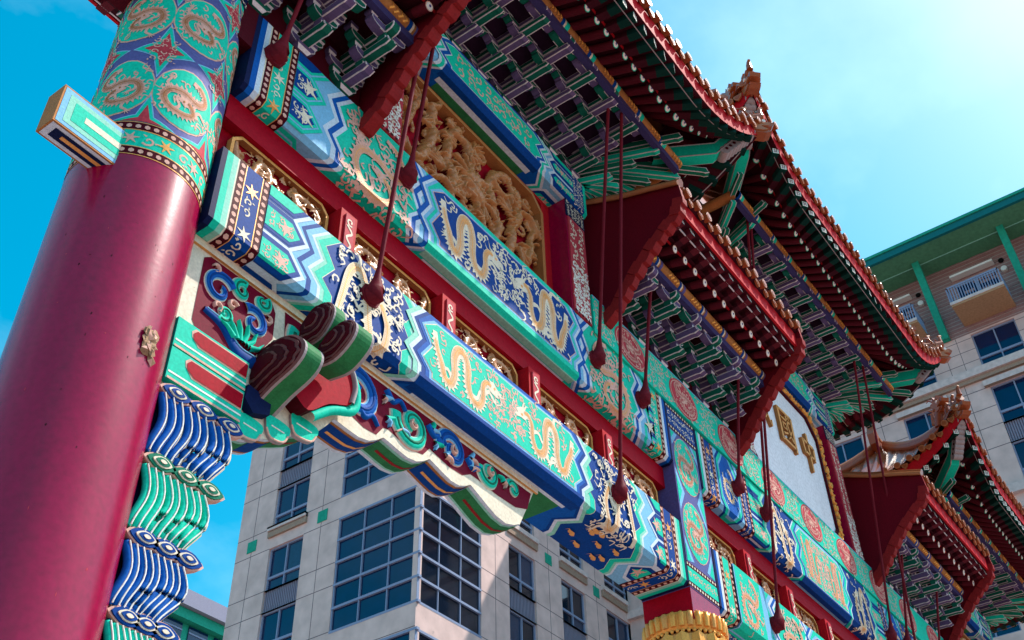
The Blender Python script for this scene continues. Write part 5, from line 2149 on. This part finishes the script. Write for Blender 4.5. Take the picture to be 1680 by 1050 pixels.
    # corner beams with striped ends and glazed heads
    for sx in (-1, 1):
        for sy in (-1, 1):
            if sy > 0 and not full:
                continue
            D = Vector((sx * .7071, sy * .7071, 0))
            Wd = Vector((-D.y, D.x, 0))
            tip = Vector((xc + sx * (Lx + .02), yc + sy * (Ly + .02), R.zt + R.rise - .28))
            inn = Vector((xc + sx * (Lx - 2.3), yc + sy * (Ly - 2.3), R.zt - .35))
            mid = Vector((xc + sx * (Lx - 1.0), yc + sy * (Ly - 1.0), R.zt + R.rise * .42 - .55))
            mb = MB()
            th, hh = .17, .24

            def sec(c, h0, h1):
                return [c - Wd * th + Vector((0, 0, h0)), c + Wd * th + Vector((0, 0, h0)), c + Wd * th + Vector((0, 0, h1)), c - Wd * th + Vector((0, 0, h1))]
            pth = [inn, mid, tip - D * .35]
            secs = [sec(p, -.26, .22) for p in pth]
            for a, b in zip(secs, secs[1:]):
                for i in range(4):
                    j = (i + 1) % 4
                    mb.face([a[i], a[j], b[j], b[i]], 'green')
            mb.face(secs[-1], 'green')
            cb = mk('corner_beam', mb, roof)
            mb = MB()
            for (p, q) in ((0, 1), (1, 2)):
                A, B = pth[p], pth[q]
                for s_ in (-1, 1):
                    for zz in (-.24, .2):
                        mb.tube([A + Wd * s_ * (th + .004) + Vector((0, 0, zz)), B + Wd * s_ * (th + .004) + Vector((0, 0, zz))], .022, 'outline', 5)
            # striped nose
            A, B = mid + (tip - mid) * .15 + Vector((0, 0, -.3)), tip - D * .2 + Vector((0, 0, -.3))
            for k in range(8):
                c = A.lerp(B, (k + .5) / 8)
                r_ = .15
                mb.tube([c - Wd * (th + .01), c + Wd * (th + .01)], [r_, r_], 'outline' if k % 1 == 0 else 'maroon', 10)
                c2 = A.lerp(B, (k + .95) / 8)
                mb.tube([c2 - Wd * (th + .016), c2 + Wd * (th + .016)], .05, 'maroon', 8)
            mk('striped_nose', mb, cb)
            mb = MB()
            t0 = tip - D * .12 + Vector((0, 0, -.1))
            dragon_head(mb, t0, D, .85)
            mk('glazed_head', mb, cb)
    # purlins
    zp = R.zt - .56
    for side, (x0, x1, y0, y1) in enumerate(((xc - Lx + 1.8, xc + Lx - 1.8, yc - Ly + 1.8, None), (None, None, None, None))):
        if side:
            break
        for yy, fr in ((yc - Ly + 1.8, 1), (yc + Ly - 1.8, 0)):
            mb = MB()
            mb.tube([(x0, yy, zp), (x1, yy, zp)], .17, 'gold_dark', 12)
            mb.box(x0 + .1, x1 - .1, yy - .08, yy + .08, zp - .38, zp - .15, 'plum')
            po = mk('purlin', mb, arch)
            if fr:
                nseg = int((x1 - x0) / .55)
                for i in range(nseg):
                    a = x0 + (x1 - x0) * i / nseg
                    b = x0 + (x1 - x0) * (i + 1) / nseg
                    t = i % 4
                    mb = MB()
                    if t in (0, 2):
                        mb.tube([(a, yy, zp), (a + .1, yy, zp)], .178, 'blue', 12)
                        mb.tube([(a + .1, yy, zp), (a + .16, yy, zp)], .18, 'cream', 12)
                        mb.tube([(a + .16, yy, zp), (a + .3, yy, zp)], .176, 'green', 12)
                    else:
                        for q in range(4):
                            c = a + .1 + q * .12
                            mb.tube([(c, yy - .1, zp - .13), (c + .07, yy - .15, zp - .08), (c + .03, yy - .165, zp + .02)], [.03, .035, .015], 'gold_bright', 6)
                    mk('painted_ring', mb, po)
    for sx in (-1, 1):
        mb = MB()
        mb.tube([(xc + sx * (Lx - 1.8), yc - Ly + 1.8, zp), (xc + sx * (Lx - 1.8), yc + Ly - 1.8, zp)], .17, 'gold_dark', 12)
        mk('purlin', mb, arch)
    # ceiling boards behind the brackets
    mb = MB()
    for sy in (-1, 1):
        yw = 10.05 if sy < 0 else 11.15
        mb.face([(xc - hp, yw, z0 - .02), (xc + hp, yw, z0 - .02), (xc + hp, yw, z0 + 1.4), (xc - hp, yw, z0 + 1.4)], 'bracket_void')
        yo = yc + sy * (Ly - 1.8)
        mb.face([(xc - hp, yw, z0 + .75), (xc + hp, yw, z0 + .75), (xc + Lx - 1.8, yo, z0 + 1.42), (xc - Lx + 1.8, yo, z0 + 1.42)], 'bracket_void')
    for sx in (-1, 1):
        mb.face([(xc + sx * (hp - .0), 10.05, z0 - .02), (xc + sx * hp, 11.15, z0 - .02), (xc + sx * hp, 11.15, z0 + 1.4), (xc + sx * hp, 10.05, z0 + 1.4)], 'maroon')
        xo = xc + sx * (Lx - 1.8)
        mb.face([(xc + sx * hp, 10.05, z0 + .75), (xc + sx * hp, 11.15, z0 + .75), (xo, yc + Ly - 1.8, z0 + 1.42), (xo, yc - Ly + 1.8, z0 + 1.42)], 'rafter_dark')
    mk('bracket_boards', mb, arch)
    # bracket sets, front and back
    nset = int(round(2 * hp / 1.13)) + 1
    xs = [xc - hp + .35 + i * (2 * hp - .7) / (nset - 1) for i in range(nset)]
    bracket_row(BT, xs, 10.05, z0)
    for i, x in enumerate(xs):
        place('bracket_set', BT[i % 2][0], arch, (x, 11.15, z0), (0, 0, math.pi))
    # corner clusters: stacked arms running out sideways and diagonally
    for sx in (-1, 1):
        xw = xc + sx * hp
        for j, yy in enumerate((10.12, 10.6, 11.08)):
            mb = MB()
            for k in range(4):
                # build along +Y frame then rotate by hand
                t_ = MB()
                y_arm(t_, 0, .3, -(k + 1) * .62 - .25 - (.3 if k == 3 else 0), .05 + k * .33, .2, .16, 'green' if k % 2 == 0 else 'green_dark')
                for v in t_.v:
                    pass
                off = len(mb.v)
                mb.v += [(xw - sx * v[1] * 1.0, yy + v[0], z0 + v[2]) for v in t_.v]
                mb.f += [tuple(off + q for q in f) for f in t_.f]
                mb.m += t_.m
                mb.sm += t_.sm
            mk('side_bracket', mb, arch)
        for sy in (-1, 1):
            yw = 10.05 if sy < 0 else 11.15
            for dg in (0, 1, 2):
                ang = (45, 22, 68)[dg]
                mb = MB()
                ca, sa = math.cos(math.radians(ang)), math.sin(math.radians(ang))
                for k in range(4):
                    t_ = MB()
                    ln = (k + 1) * .62 * (1.38 if dg == 0 else 1.05) + .25
                    y_arm(t_, 0, .3, -ln, .05 + k * .33, .2, .15, 'green' if k % 2 == 0 else 'green_dark')
                    off = len(mb.v)
                    for v in t_.v:
                        r_ = -v[1]
                        mb.v.append((xw + sx * (r_ * ca) + sx * v[0] * -sa, yw + sy * (r_ * sa) + sy * v[0] * ca, z0 + v[2]))
                    mb.f += [tuple(off + q for q in f) for f in t_.f]
                    mb.m += t_.m
                    mb.sm += t_.sm
                mk('corner_bracket', mb, arch)
    # posts
    for sx in (-1, 1):
        a, b = sorted((xc + sx * hp, xc + sx * (hp - .8)))
        mb = MB()
        mb.box(a, b, 10.0, 11.2, 18.0 if abs(xc - AX) < 1 else 17.0, z0 - 1.16, 'lacquer')
        po = mk('tower_post', mb, arch)
        zb_ = 18.06 if abs(xc - AX) < 1 else 17.02
        mb = MB()
        mb.box(a + .06, b - .02, 9.965, 9.999, zb_ + .02, z0 - 1.75, 'pink_red')
        s3 = Surf([(9.963, z0 - 1.75), (9.963, zb_ + .02)], 'X')
        hq = s3.L[-1]
        s3.paints(mb, scroll_fill((a + .08, b - .04, .05, hq - .05), .24, int(xc), .22), 'cream', 1)
        s3.paints(mb, scroll_fill((a + .08, b - .04, hq - 1.6, hq - .02), .17, int(xc) + 2, .3), 'cream_white', 2)
        for i in range(5):
            s3.paint(mb, disc((a + .1 + i * .14, hq - .03), .045, 6), 'maroon', 3)
        mk('scroll_facing', mb, po)
        mb = MB()
        mb.box(a - .01, b + .01, 9.97, 9.998, z0 - 1.74, z0 - 1.17, 'navy')
        s3 = Surf([(9.968, z0 - 1.17), (9.968, z0 - 1.74)], 'X')
        s3.paints(mb, scroll_fill((a, b, .02, .55), .14, 3, .2), 'cream', 1)
        mk('post_cap', mb, po)
    return R


def tower_beam(xc, hp, z0, seed):
    o, sf, H, Q = beam('tower_beam', xc - hp - .12, xc + hp + .12, z0 - 1.15, z0, yf=9.92, depth=1.35)
    x0, x1 = xc - hp - .12, xc + hp + .12
    for a, sg in ((x0, 1), (x1, -1)):
        mb = MB()
        b = a + sg * .12
        p, q = sorted((a, b))
        sf.paint(mb, rect(p, q, 0, Q), 'green', 1)
        p, q = sorted((b, b + sg * .5))
        sf.paint(mb, rect(p, q, 0, Q), 'blue', 1)
        sf.paints(mb, scroll_fill((p, q, .02, H), .15, seed), 'cream', 2)
        mk('end_band', mb, o)
        fingers(sf, o, a + sg * .62, a + sg * 1.75, H, Q, 'B', seed)
    mb = MB()
    zigzone(sf, mb, x0 + 1.7, x1 - 1.7, H, Q, (('white_blue', -.08), ('green', .02), ('white_blue', .12), ('blue_mid', .2)), 7)
    sf.paint(mb, rect(x0 + 2.1, x1 - 2.1, H - .12, H + .22), 'blue', 11)
    sf.paint(mb, rect(x0 + 2.2, x1 - 2.2, H + .22, H + .36), 'white_blue', 11)
    sf.paint(mb, rect(x0 + 2.3, x1 - 2.3, H + .36, Q), 'green_dull', 11)
    sf.paint(mb, panel_poly(x0 + 1.7, x1 - 1.7, H, .34, .08, H - .13), 'white_blue', 11)
    sf.paint(mb, panel_poly(x0 + 1.7, x1 - 1.7, H, .38, .1, H - .15), 'green', 12)
    mk('green_panel', mb, o)
    mb = MB()
    sf.paints(mb, scroll_fill((x0 + 2.5, x1 - 2.5, .18, H - .22), .3, seed, .16), 'pink', 13)
    mk('painted_scrolls', mb, o)



TZ1, TZ3 = 21.92, 24.38
tower(13.55, 3.85, TZ1, 1)
tower_beam(13.55, 3.85, TZ1, 3)
tower(AX, 4.35, TZ3, 1)
tower_beam(AX, 4.35, TZ3, 4)
tower(2 * AX - 13.55, 3.85, TZ1, 2)
tower_beam(2 * AX - 13.55, 3.85, TZ1, 5)

# carved panels in the side towers
for xc in (13.55, 2 * AX - 13.55):
    mb = MB()
    mb.box(xc - 3.05, xc + 3.05, 10.74, 10.9, 17.0, 20.8, 'red')
    mb.box(xc - 3.05, xc - 2.72, 10.5, 10.735, 17.0, 20.8, 'red_bright')
    mb.box(xc + 2.72, xc + 3.05, 10.5, 10.735, 17.0, 20.8, 'red_bright')
    mb.box(xc - 2.719, xc + 2.719, 10.5, 10.735, 20.62, 20.8, 'red_bright')
    pb = mk('panel_board', mb, arch)
    f = MB()
    a, b, z0, z1, c = xc - 2.7, xc + 2.7, 17.05, 20.6, .42
    o_ = [(a, z0), (b, z0), (b, z1 - c), (b - c, z1), (a + c, z1), (a, z1 - c)]
    t = .11
    i_ = [(a + t, z0 + t), (b - t, z0 + t), (b - t, z1 - c - t * .4), (b - c - t * .4, z1 - t), (a + c + t * .4, z1 - t), (a + t, z1 - c - t * .4)]
    for q in range(6):
        r_ = (q + 1) % 6
        f.face([(o_[q][0], 10.44, o_[q][1]), (o_[r_][0], 10.44, o_[r_][1]), (i_[r_][0], 10.44, i_[r_][1]), (i_[q][0], 10.44, i_[q][1])], 'gold_carve')
        f.face([(i_[q][0], 10.44, i_[q][1]), (i_[r_][0], 10.44, i_[r_][1]), (i_[r_][0], 10.74, i_[r_][1]), (i_[q][0], 10.74, i_[q][1])], 'gold_dark')
        f.face([(o_[q][0], 10.44, o_[q][1]), (o_[q][0], 10.74, o_[q][1]), (o_[r_][0], 10.74, o_[r_][1]), (o_[r_][0], 10.44, o_[r_][1])], 'gold_carve')
    fo = mk('panel_frame', f, pb)
    place('dragon_carving', big, pb, (a + .06, 10.735, z0 + .05), scale=((b - a - .12) / 5.3, 1.0, (z1 - z0 - .1) / 3.9))

# ---- gabled roofs over the pillars and the outer columns
def low_roof(xc, z0, detail):
    hl = 3.42
    yc = 10.6
    mb = MB()
    prof = [(3.15, 2.62), (2.4, 2.86), (1.5, 3.16), (.7, 3.5), (.18, 3.8)]      # (outward, height above z0)
    for sy in (-1, 1):
        nn = int(2 * hl / .5) * 4
        rows = []
        for (o, h) in prof:
            rows.append([(xc - hl + 2 * hl * i / nn, yc + sy * o, z0 + h + .07 * max(0, math.cos(i / 4 * 2 * math.pi))) for i in range(nn + 1)])
        mb.grid(rows, 'glaze', True)
    roof = mk('tiled_roof', mb, arch, (xc, yc, z0 + 2.6))
    mb = MB()
    mb.box(xc - hl, xc + hl, yc - .2, yc + .2, z0 + 3.7, z0 + 4.15, 'glaze')
    mb.box(xc - hl, xc + hl, yc - .24, yc + .24, z0 + 4.1, z0 + 4.22, 'glaze_light')
    mk('main_ridge', mb, roof)
    mb = MB()
    for sy in (-1, 1):
        for (a, b) in (((1.75, 1.95), (2.45, 1.75)), ((2.3, 1.92), (3.0, 2.04))):
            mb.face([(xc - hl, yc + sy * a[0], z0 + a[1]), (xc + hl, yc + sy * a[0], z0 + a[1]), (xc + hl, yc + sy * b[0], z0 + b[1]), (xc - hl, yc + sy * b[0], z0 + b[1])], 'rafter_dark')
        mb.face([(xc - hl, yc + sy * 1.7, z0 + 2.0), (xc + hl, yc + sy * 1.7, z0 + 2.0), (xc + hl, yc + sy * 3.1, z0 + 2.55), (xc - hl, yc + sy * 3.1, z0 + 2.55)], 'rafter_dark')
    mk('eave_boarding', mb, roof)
    for sy in (-1, 1):
        mb = MB()
        mb.box(xc - hl, xc + hl, *sorted((yc + sy * 2.93, yc + sy * 3.0)), z0 + 2.0, z0 + 2.52, 'red_bright')
        mb.box(xc - hl, xc + hl, *sorted((yc + sy * 2.72, yc + sy * 2.75)), z0 + 1.79, z0 + 1.81, 'bracket_line')
        mb.box(xc - hl, xc + hl, *sorted((yc + sy * 2.28, yc + sy * 2.32)), z0 + 1.73, z0 + 1.85, 'red_bright')
        mk('red_fascia', mb, roof)
    n = 13
    for i in range(n):
        x = xc - hl + .3 + i * (2 * hl - .6) / (n - 1)
        for sy in (-1, 1):
            a, b = (x, yc + sy * 1.7, z0 + 1.82), (x, yc + sy * 2.36, z0 + 1.62)
            c, d = (x + .02, yc + sy * 2.2, z0 + 1.80), (x + .02, yc + sy * 2.88, z0 + 1.92)
            e, L1 = orient(a, b)
            place('rafter', UM['r_r'], roof, a, e, (1, L1, 1))
            e, L1 = orient(c, d)
            place('flying_rafter', UM['f_r'], roof, c, e, (1, L1, 1))
    nt = int(2 * hl / .5)
    for i in range(nt):
        x = xc - hl + (i + .5) * 2 * hl / nt
        place('end_tile', UM['tile'], roof, (x, yc - 3.17, z0 + 2.66))
        if i < nt - 1:
            place('drip_tile', UM['drip'], roof, (x + .25, yc - 3.12, z0 + 2.60))
    # purlins and boards
    for sy in (-1, 1):
        mb = MB()
        yy = yc + sy * 1.72
        mb.tube([(xc - hl + .05, yy, z0 + 1.55), (xc + hl - .05, yy, z0 + 1.55)], .17, 'gold_dark', 12)
        mb.box(xc - hl + .05, xc + hl - .05, yy - .07, yy + .07, z0 + 1.16, z0 + 1.38, 'plum')
        po = mk('purlin', mb, arch)
        if sy < 0:
            for i in range(12):
                a = xc - hl + .15 + i * .58
                mb = MB()
                if i % 2:
                    mb.tube([(a, yy, z0 + 1.55), (a + .09, yy, z0 + 1.55)], .178, 'blue', 12)
                    mb.tube([(a + .09, yy, z0 + 1.55), (a + .14, yy, z0 + 1.55)], .18, 'cream', 12)
                    mb.tube([(a + .2, yy, z0 + 1.55), (a + .3, yy, z0 + 1.55)], .177, 'purple', 12)
                else:
                    for q in range(4):
                        c = a + .05 + q * .13
                        mb.tube([(c, yy - .1, z0 + 1.42), (c + .07, yy - .15, z0 + 1.47), (c + .03, yy - .168, z0 + 1.57)], [.03, .038, .015], 'gold_bright', 6)
                mk('painted_ring', mb, po)
    mb = MB()
    for sy, yw in ((-1, 10.1), (1, 11.1)):
        mb.face([(xc - hl + .1, yw, z0), (xc + hl - .1, yw, z0), (xc + hl - .1, yw, z0 + 1.9), (xc - hl + .1, yw, z0 + 1.9)], 'maroon')
        mb.face([(xc - hl + .1, yw, z0 + 1.3), (xc + hl - .1, yw, z0 + 1.3), (xc + hl - .1, yc + sy * 1.72, z0 + 1.78), (xc - hl + .1, yc + sy * 1.72, z0 + 1.78)], 'rafter_dark')
    mb.box(xc - hl + .1, xc + hl - .1, 10.0, 11.2, z0 - 1.0, z0 - .01, 'maroon')
    mk('bracket_boards', mb, arch)
    ns_ = 6
    xs = [xc - hl + .62 + i * (2 * hl - 1.24) / (ns_ - 1) for i in range(ns_)]
    bracket_row(BR, xs, 10.08, z0, swap=True)
    for i, x in enumerate(xs):
        place('bracket_set', BR[i % 2][0], arch, (x, 11.12, z0), (0, 0, math.pi))
    # gable boards with their scalloped trim
    for sx in (-1, 1):
        xg = xc + sx * hl
        if not detail and sx < 0 and xc < AX:
            continue
        half = [(3.12, 2.72), (3.16, 2.25), (3.0, 1.72), (2.55, 1.38), (2.1, .98), (1.62, .45), (1.0, -.35), (.62, -.62)]
        topc = [(2.4, 2.98), (1.5, 3.26), (.7, 3.6), (0, 3.9)]
        P = [(yc - o, z0 + h) for o, h in reversed(topc[:-1])]
        P = [(yc, z0 + topc[-1][1])] + P + [(yc - o, z0 + h) for o, h in half]
        P += [(yc + o, z0 + h) for o, h in reversed(half)] + [(yc + o, z0 + h) for o, h in topc[:-1]]
        mb = MB()
        mb.prism(P, 'X', xg - .07, xg + .07, 'red_trim', front='gable_red')
        gb = mk('gable_board', mb, arch)
        low = half[1:]
        pts = []
        for a, b in zip(low, low[1:]):
            d = math.hypot(b[0] - a[0], b[1] - a[1])
            m_ = max(1, int(round(d / .36)))
            pts += [((a[0] + (b[0] - a[0]) * i / m_), (a[1] + (b[1] - a[1]) * i / m_)) for i in range(m_)]
        pts.append(low[-1])
        for i in range(len(pts) - 1):
            a, b = Vector(pts[i]), Vector(pts[i + 1])
            d = (b - a).normalized()
            nn = Vector((-d.y, d.x))
            if nn.x > 0 and nn.y > 0 or True:
                nn = Vector((.0, 0)) + (Vector((-d.y, d.x)) if Vector((-d.y, d.x)).dot(Vector((-1, 1))) > 0 else Vector((d.y, -d.x)))
            Q_ = [a - nn * .02, a - nn * .05 + d * .1, b - nn * .07 - d * .08, b - nn * .0, b + nn * .24, a + nn * .26]
            for sy in (-1, 1):
                if sy > 0 and not detail:
                    continue
                mb = MB()
                w = .03 * (i % 2)
                mb.prism([(yc + sy * q.x, z0 + q.y) for q in Q_], 'X', xg - .11 - w, xg + .11 + w, 'red_trim')
                mk('trim_tile', mb, gb)
        # row of round tiles that caps the gable verge
        mb = MB()
        cp = [(yc - o, z0 + h + .1) for o, h in [(3.15, 2.72)] + topc]
        mb.tube([(xg, a, b) for a, b in cp], .13, 'glaze', 8)
        mb.tube([(xg + sx * .16, a, b - .1) for a, b in cp], .07, 'glaze_light', 6)
        mb.tube([(xg - sx * .16, a, b - .1) for a, b in cp], .07, 'glaze', 6)
        mk('verge_tiles', mb, gb)


low_roof(6.08, 17.02, False)
low_roof(21.45, 18.06, True)
low_roof(2 * AX - 21.45, 18.06, True)
low_roof(2 * AX - 6.08, 17.02, False)

# ---- stay rods with their cast anchors
def rod(a, b, r=.043):
    mb = MB()
    mb.tube([a, [(p + q) / 2 + (.012 if i == 1 else 0) for i, (p, q) in enumerate(zip(a, b))], b], r, 'rod', 8)
    ro = mk('stay_rod', mb, arch)
    a, b = Vector(a), Vector(b)
    d = (b - a).normalized()
    mb = MB()
    mb.tube([a + Vector((0, .12, -.02)), a + Vector((0, -.02, -.01)), a + d * .06, a + d * .16, a + d * .3, a + d * .52], [.17, .19, .17, .13, .075, .045], 'rod', 14)
    mb.tube([a + Vector((0, .13, 0)), a + Vector((0, .06, 0))], .23, 'rod', 8)
    mk('anchor', mb, ro)


P1 = (8.0, 23.3)
P3 = (8.0, 25.75)
RP = (8.9, 19.5)
for ax_, az, bx_, (by, bz) in ((7.19, 16.25, 7.06, (8.9, 18.7)), (10.67, 16.2, 9.86, P1), (10.0, 12.66, 9.49, P1), (17.36, 16.0, 15.99, P1), (17.76, 12.62, 16.58, P1), (19.39, 16.07, 18.89, RP),
                              (24.23, 16.0, 23.57, RP), (25.22, 12.5, 24.34 + .35, P3), (25.9, 16.0, 24.09 + .35, P3), (34.7, 15.65, 32.68, P3), (36.3, 12.5, 33.45, P3), (36.2, 15.9, 35.6, RP), (39.4, 15.9, 39.0, RP)):
    rod((ax_, 9.86, az), (bx_, by + .05, bz))

# ---- the name plaque
pq = thing('name_plaque', 'white name plaque with three gold characters in a carved gilt frame above the middle bay', 'plaque', (29.55, 10.3, 18.1))
x0, x1, z0, z1, c = 26.45, 32.62, 18.12, 22.85, .62
def octo(x0, x1, z0, z1, c):
    return [(x0 + c, z0), (x1 - c, z0), (x1, z0 + c), (x1, z1 - c), (x1 - c, z1), (x0 + c, z1), (x0, z1 - c), (x0, z0 + c)]
mb = MB()
mb.prism(octo(x0, x1, z0, z1, c), 'Y', 10.2, 10.34, 'plaque')
mk('board', mb, pq)
def ring(mb, A, B, ya, yb, m, side):
    n = len(A)
    for i in range(n):
        j = (i + 1) % n
        mb.face([(A[i][0], ya, A[i][1]), (A[j][0], ya, A[j][1]), (B[j][0], ya, B[j][1]), (B[i][0], ya, B[i][1])], m)
        mb.face([(B[i][0], ya, B[i][1]), (B[j][0], ya, B[j][1]), (B[j][0], yb, B[j][1]), (B[i][0], yb, B[i][1])], side)
        mb.face([(A[i][0], ya, A[i][1]), (A[i][0], yb, A[i][1]), (A[j][0], yb, A[j][1]), (A[j][0], ya, A[j][1])], side)
mb = MB()
ring(mb, octo(x0 - .09, x1 + .09, z0 - .09, z1 + .09, c), octo(x0, x1, z0, z1, c), 10.12, 10.3, 'rafter_dark', 'maroon')
mk('dark_border', mb, pq)
mb = MB()
A, B = octo(x0 - .5, x1 + .5, z0 - .09, z1 + .5, c), octo(x0 - .09, x1 + .09, z0 - .088, z1 + .09, c)
ring(mb, A, B, 10.16, 10.4, 'gold_dark', 'gold_dark')
gf = mk('gilt_frame', mb, pq)
mb = MB()
r_ = random.Random(6)
for i in range(8):
    if i == 0:
        continue
    a, b = Vector(A[i]), Vector(A[(i + 1) % 8])
    a2, b2 = Vector(B[i]), Vector(B[(i + 1) % 8])
    n = max(2, int((b - a).length / .3))
    for k in range(n):
        t = (k + .5) / n
        p = (a.lerp(b, t) + a2.lerp(b2, t)) / 2
        w = (a.lerp(b, t) - a2.lerp(b2, t)).length
        relief(mb, spiral(tuple(p), min(.17, w * .42), r_.uniform(0, 6), .9, r_.choice((-1, 1)), 9, .2), lambda t: .09 * (1 - .4 * t), 10.16, .08, 'gold_bright')
        q = p + Vector((r_.uniform(-.1, .1), r_.uniform(-.1, .1)))
        relief(mb, [tuple(q), tuple(q + Vector((r_.uniform(-.15, .15), r_.uniform(-.15, .15))))], .08, 10.15, .06, 'gold')
mk('frame_carving', mb, gf)
STK = {
    'zhong': [([(.14, .74), (.16, .55), (.2, .36)], .12, .09), ([(.14, .72), (.5, .73), (.86, .74)], .09, .11), ([(.86, .75), (.83, .55), (.79, .36)], .12, .10), ([(.2, .40), (.5, .41), (.8, .42)], .07, .08), ([(.5, 1.0), (.5, .6), (.5, .3), (.49, -.02)], .11, .09)],
    'guo': [([(.08, .92), (.1, .5), (.09, .04)], .11, .10), ([(.08, .9), (.5, .92), (.92, .93)], .08, .09), ([(.92, .95), (.91, .5), (.92, .02)], .12, .11), ([(.1, .1), (.5, .11), (.9, .12)], .08, .08),
            ([(.24, .70), (.5, .71), (.78, .74)], .06, .07), ([(.27, .58), (.28, .50), (.3, .42)], .06, .05), ([(.27, .58), (.4, .585), (.5, .59)], .05, .06), ([(.5, .6), (.49, .5), (.47, .42)], .06, .05), ([(.3, .44), (.4, .445), (.48, .45)], .04, .05),
            ([(.24, .28), (.38, .32), (.52, .37)], .06, .05), ([(.57, .86), (.6, .6), (.68, .38), (.8, .24), (.82, .36)], .08, .04), ([(.78, .52), (.68, .36), (.5, .22)], .06, .03), ([(.68, .86), (.74, .82), (.78, .78)], .07, .04)],
    'cheng': [([(.02, .64), (.16, .65), (.32, .67)], .07, .07), ([(.17, .88), (.17, .6), (.17, .3)], .09, .07), ([(.0, .22), (.16, .29), (.34, .36)], .08, .05), ([(.40, .72), (.66, .74), (.96, .76)], .07, .08),
              ([(.43, .72), (.43, .45), (.38, .2), (.28, .04)], .09, .03), ([(.43, .48), (.52, .49), (.6, .5)], .05, .06), ([(.6, .5), (.6, .32), (.57, .18), (.5, .22)], .07, .03), ([(.64, .96), (.68, .6), (.78, .3), (.95, .08), (.98, .24)], .10, .04), ([(.9, .56), (.8, .36), (.6, .14)], .07, .03), ([(.8, .94), (.86, .9), (.9, .85)], .08, .04)],
}
for nm, xc_, zc_ in (('cheng', 27.85, 21.1), ('guo', 29.7, 21.1), ('zhong', 31.45, 21.1)):
    mb = MB()
    w, h = 1.22, 1.5
    for pts, wa, wb_ in STK[nm]:
        pp = catmull([(xc_ + (p[0] - .5) * w, zc_ + (p[1] - .5) * h) for p in pts], 5)
        ol = outline_poly(pp, lambda t: (wa + (wb_ - wa) * t) * 1.25)
        mb.prism(ol, 'Y', 10.08, 10.2, 'gold_dark', front='gold')
    mk('gold_character', mb, pq)

# lobed bracket heads at the outer side of the near column
for k, (z, l) in enumerate(((16.35, .75), (16.75, 1.2), (17.15, 1.7))):
    for yy in (10.45, 10.95):
        t_ = MB()
        y_arm(t_, 0, .6, -l, z, .3, .26, 'green_dark' if k % 2 == 0 else 'green')
        t_.v = [(4.95 + v[1], yy + v[0], v[2]) for v in t_.v]
        mk('side_bracket', t_, arch)
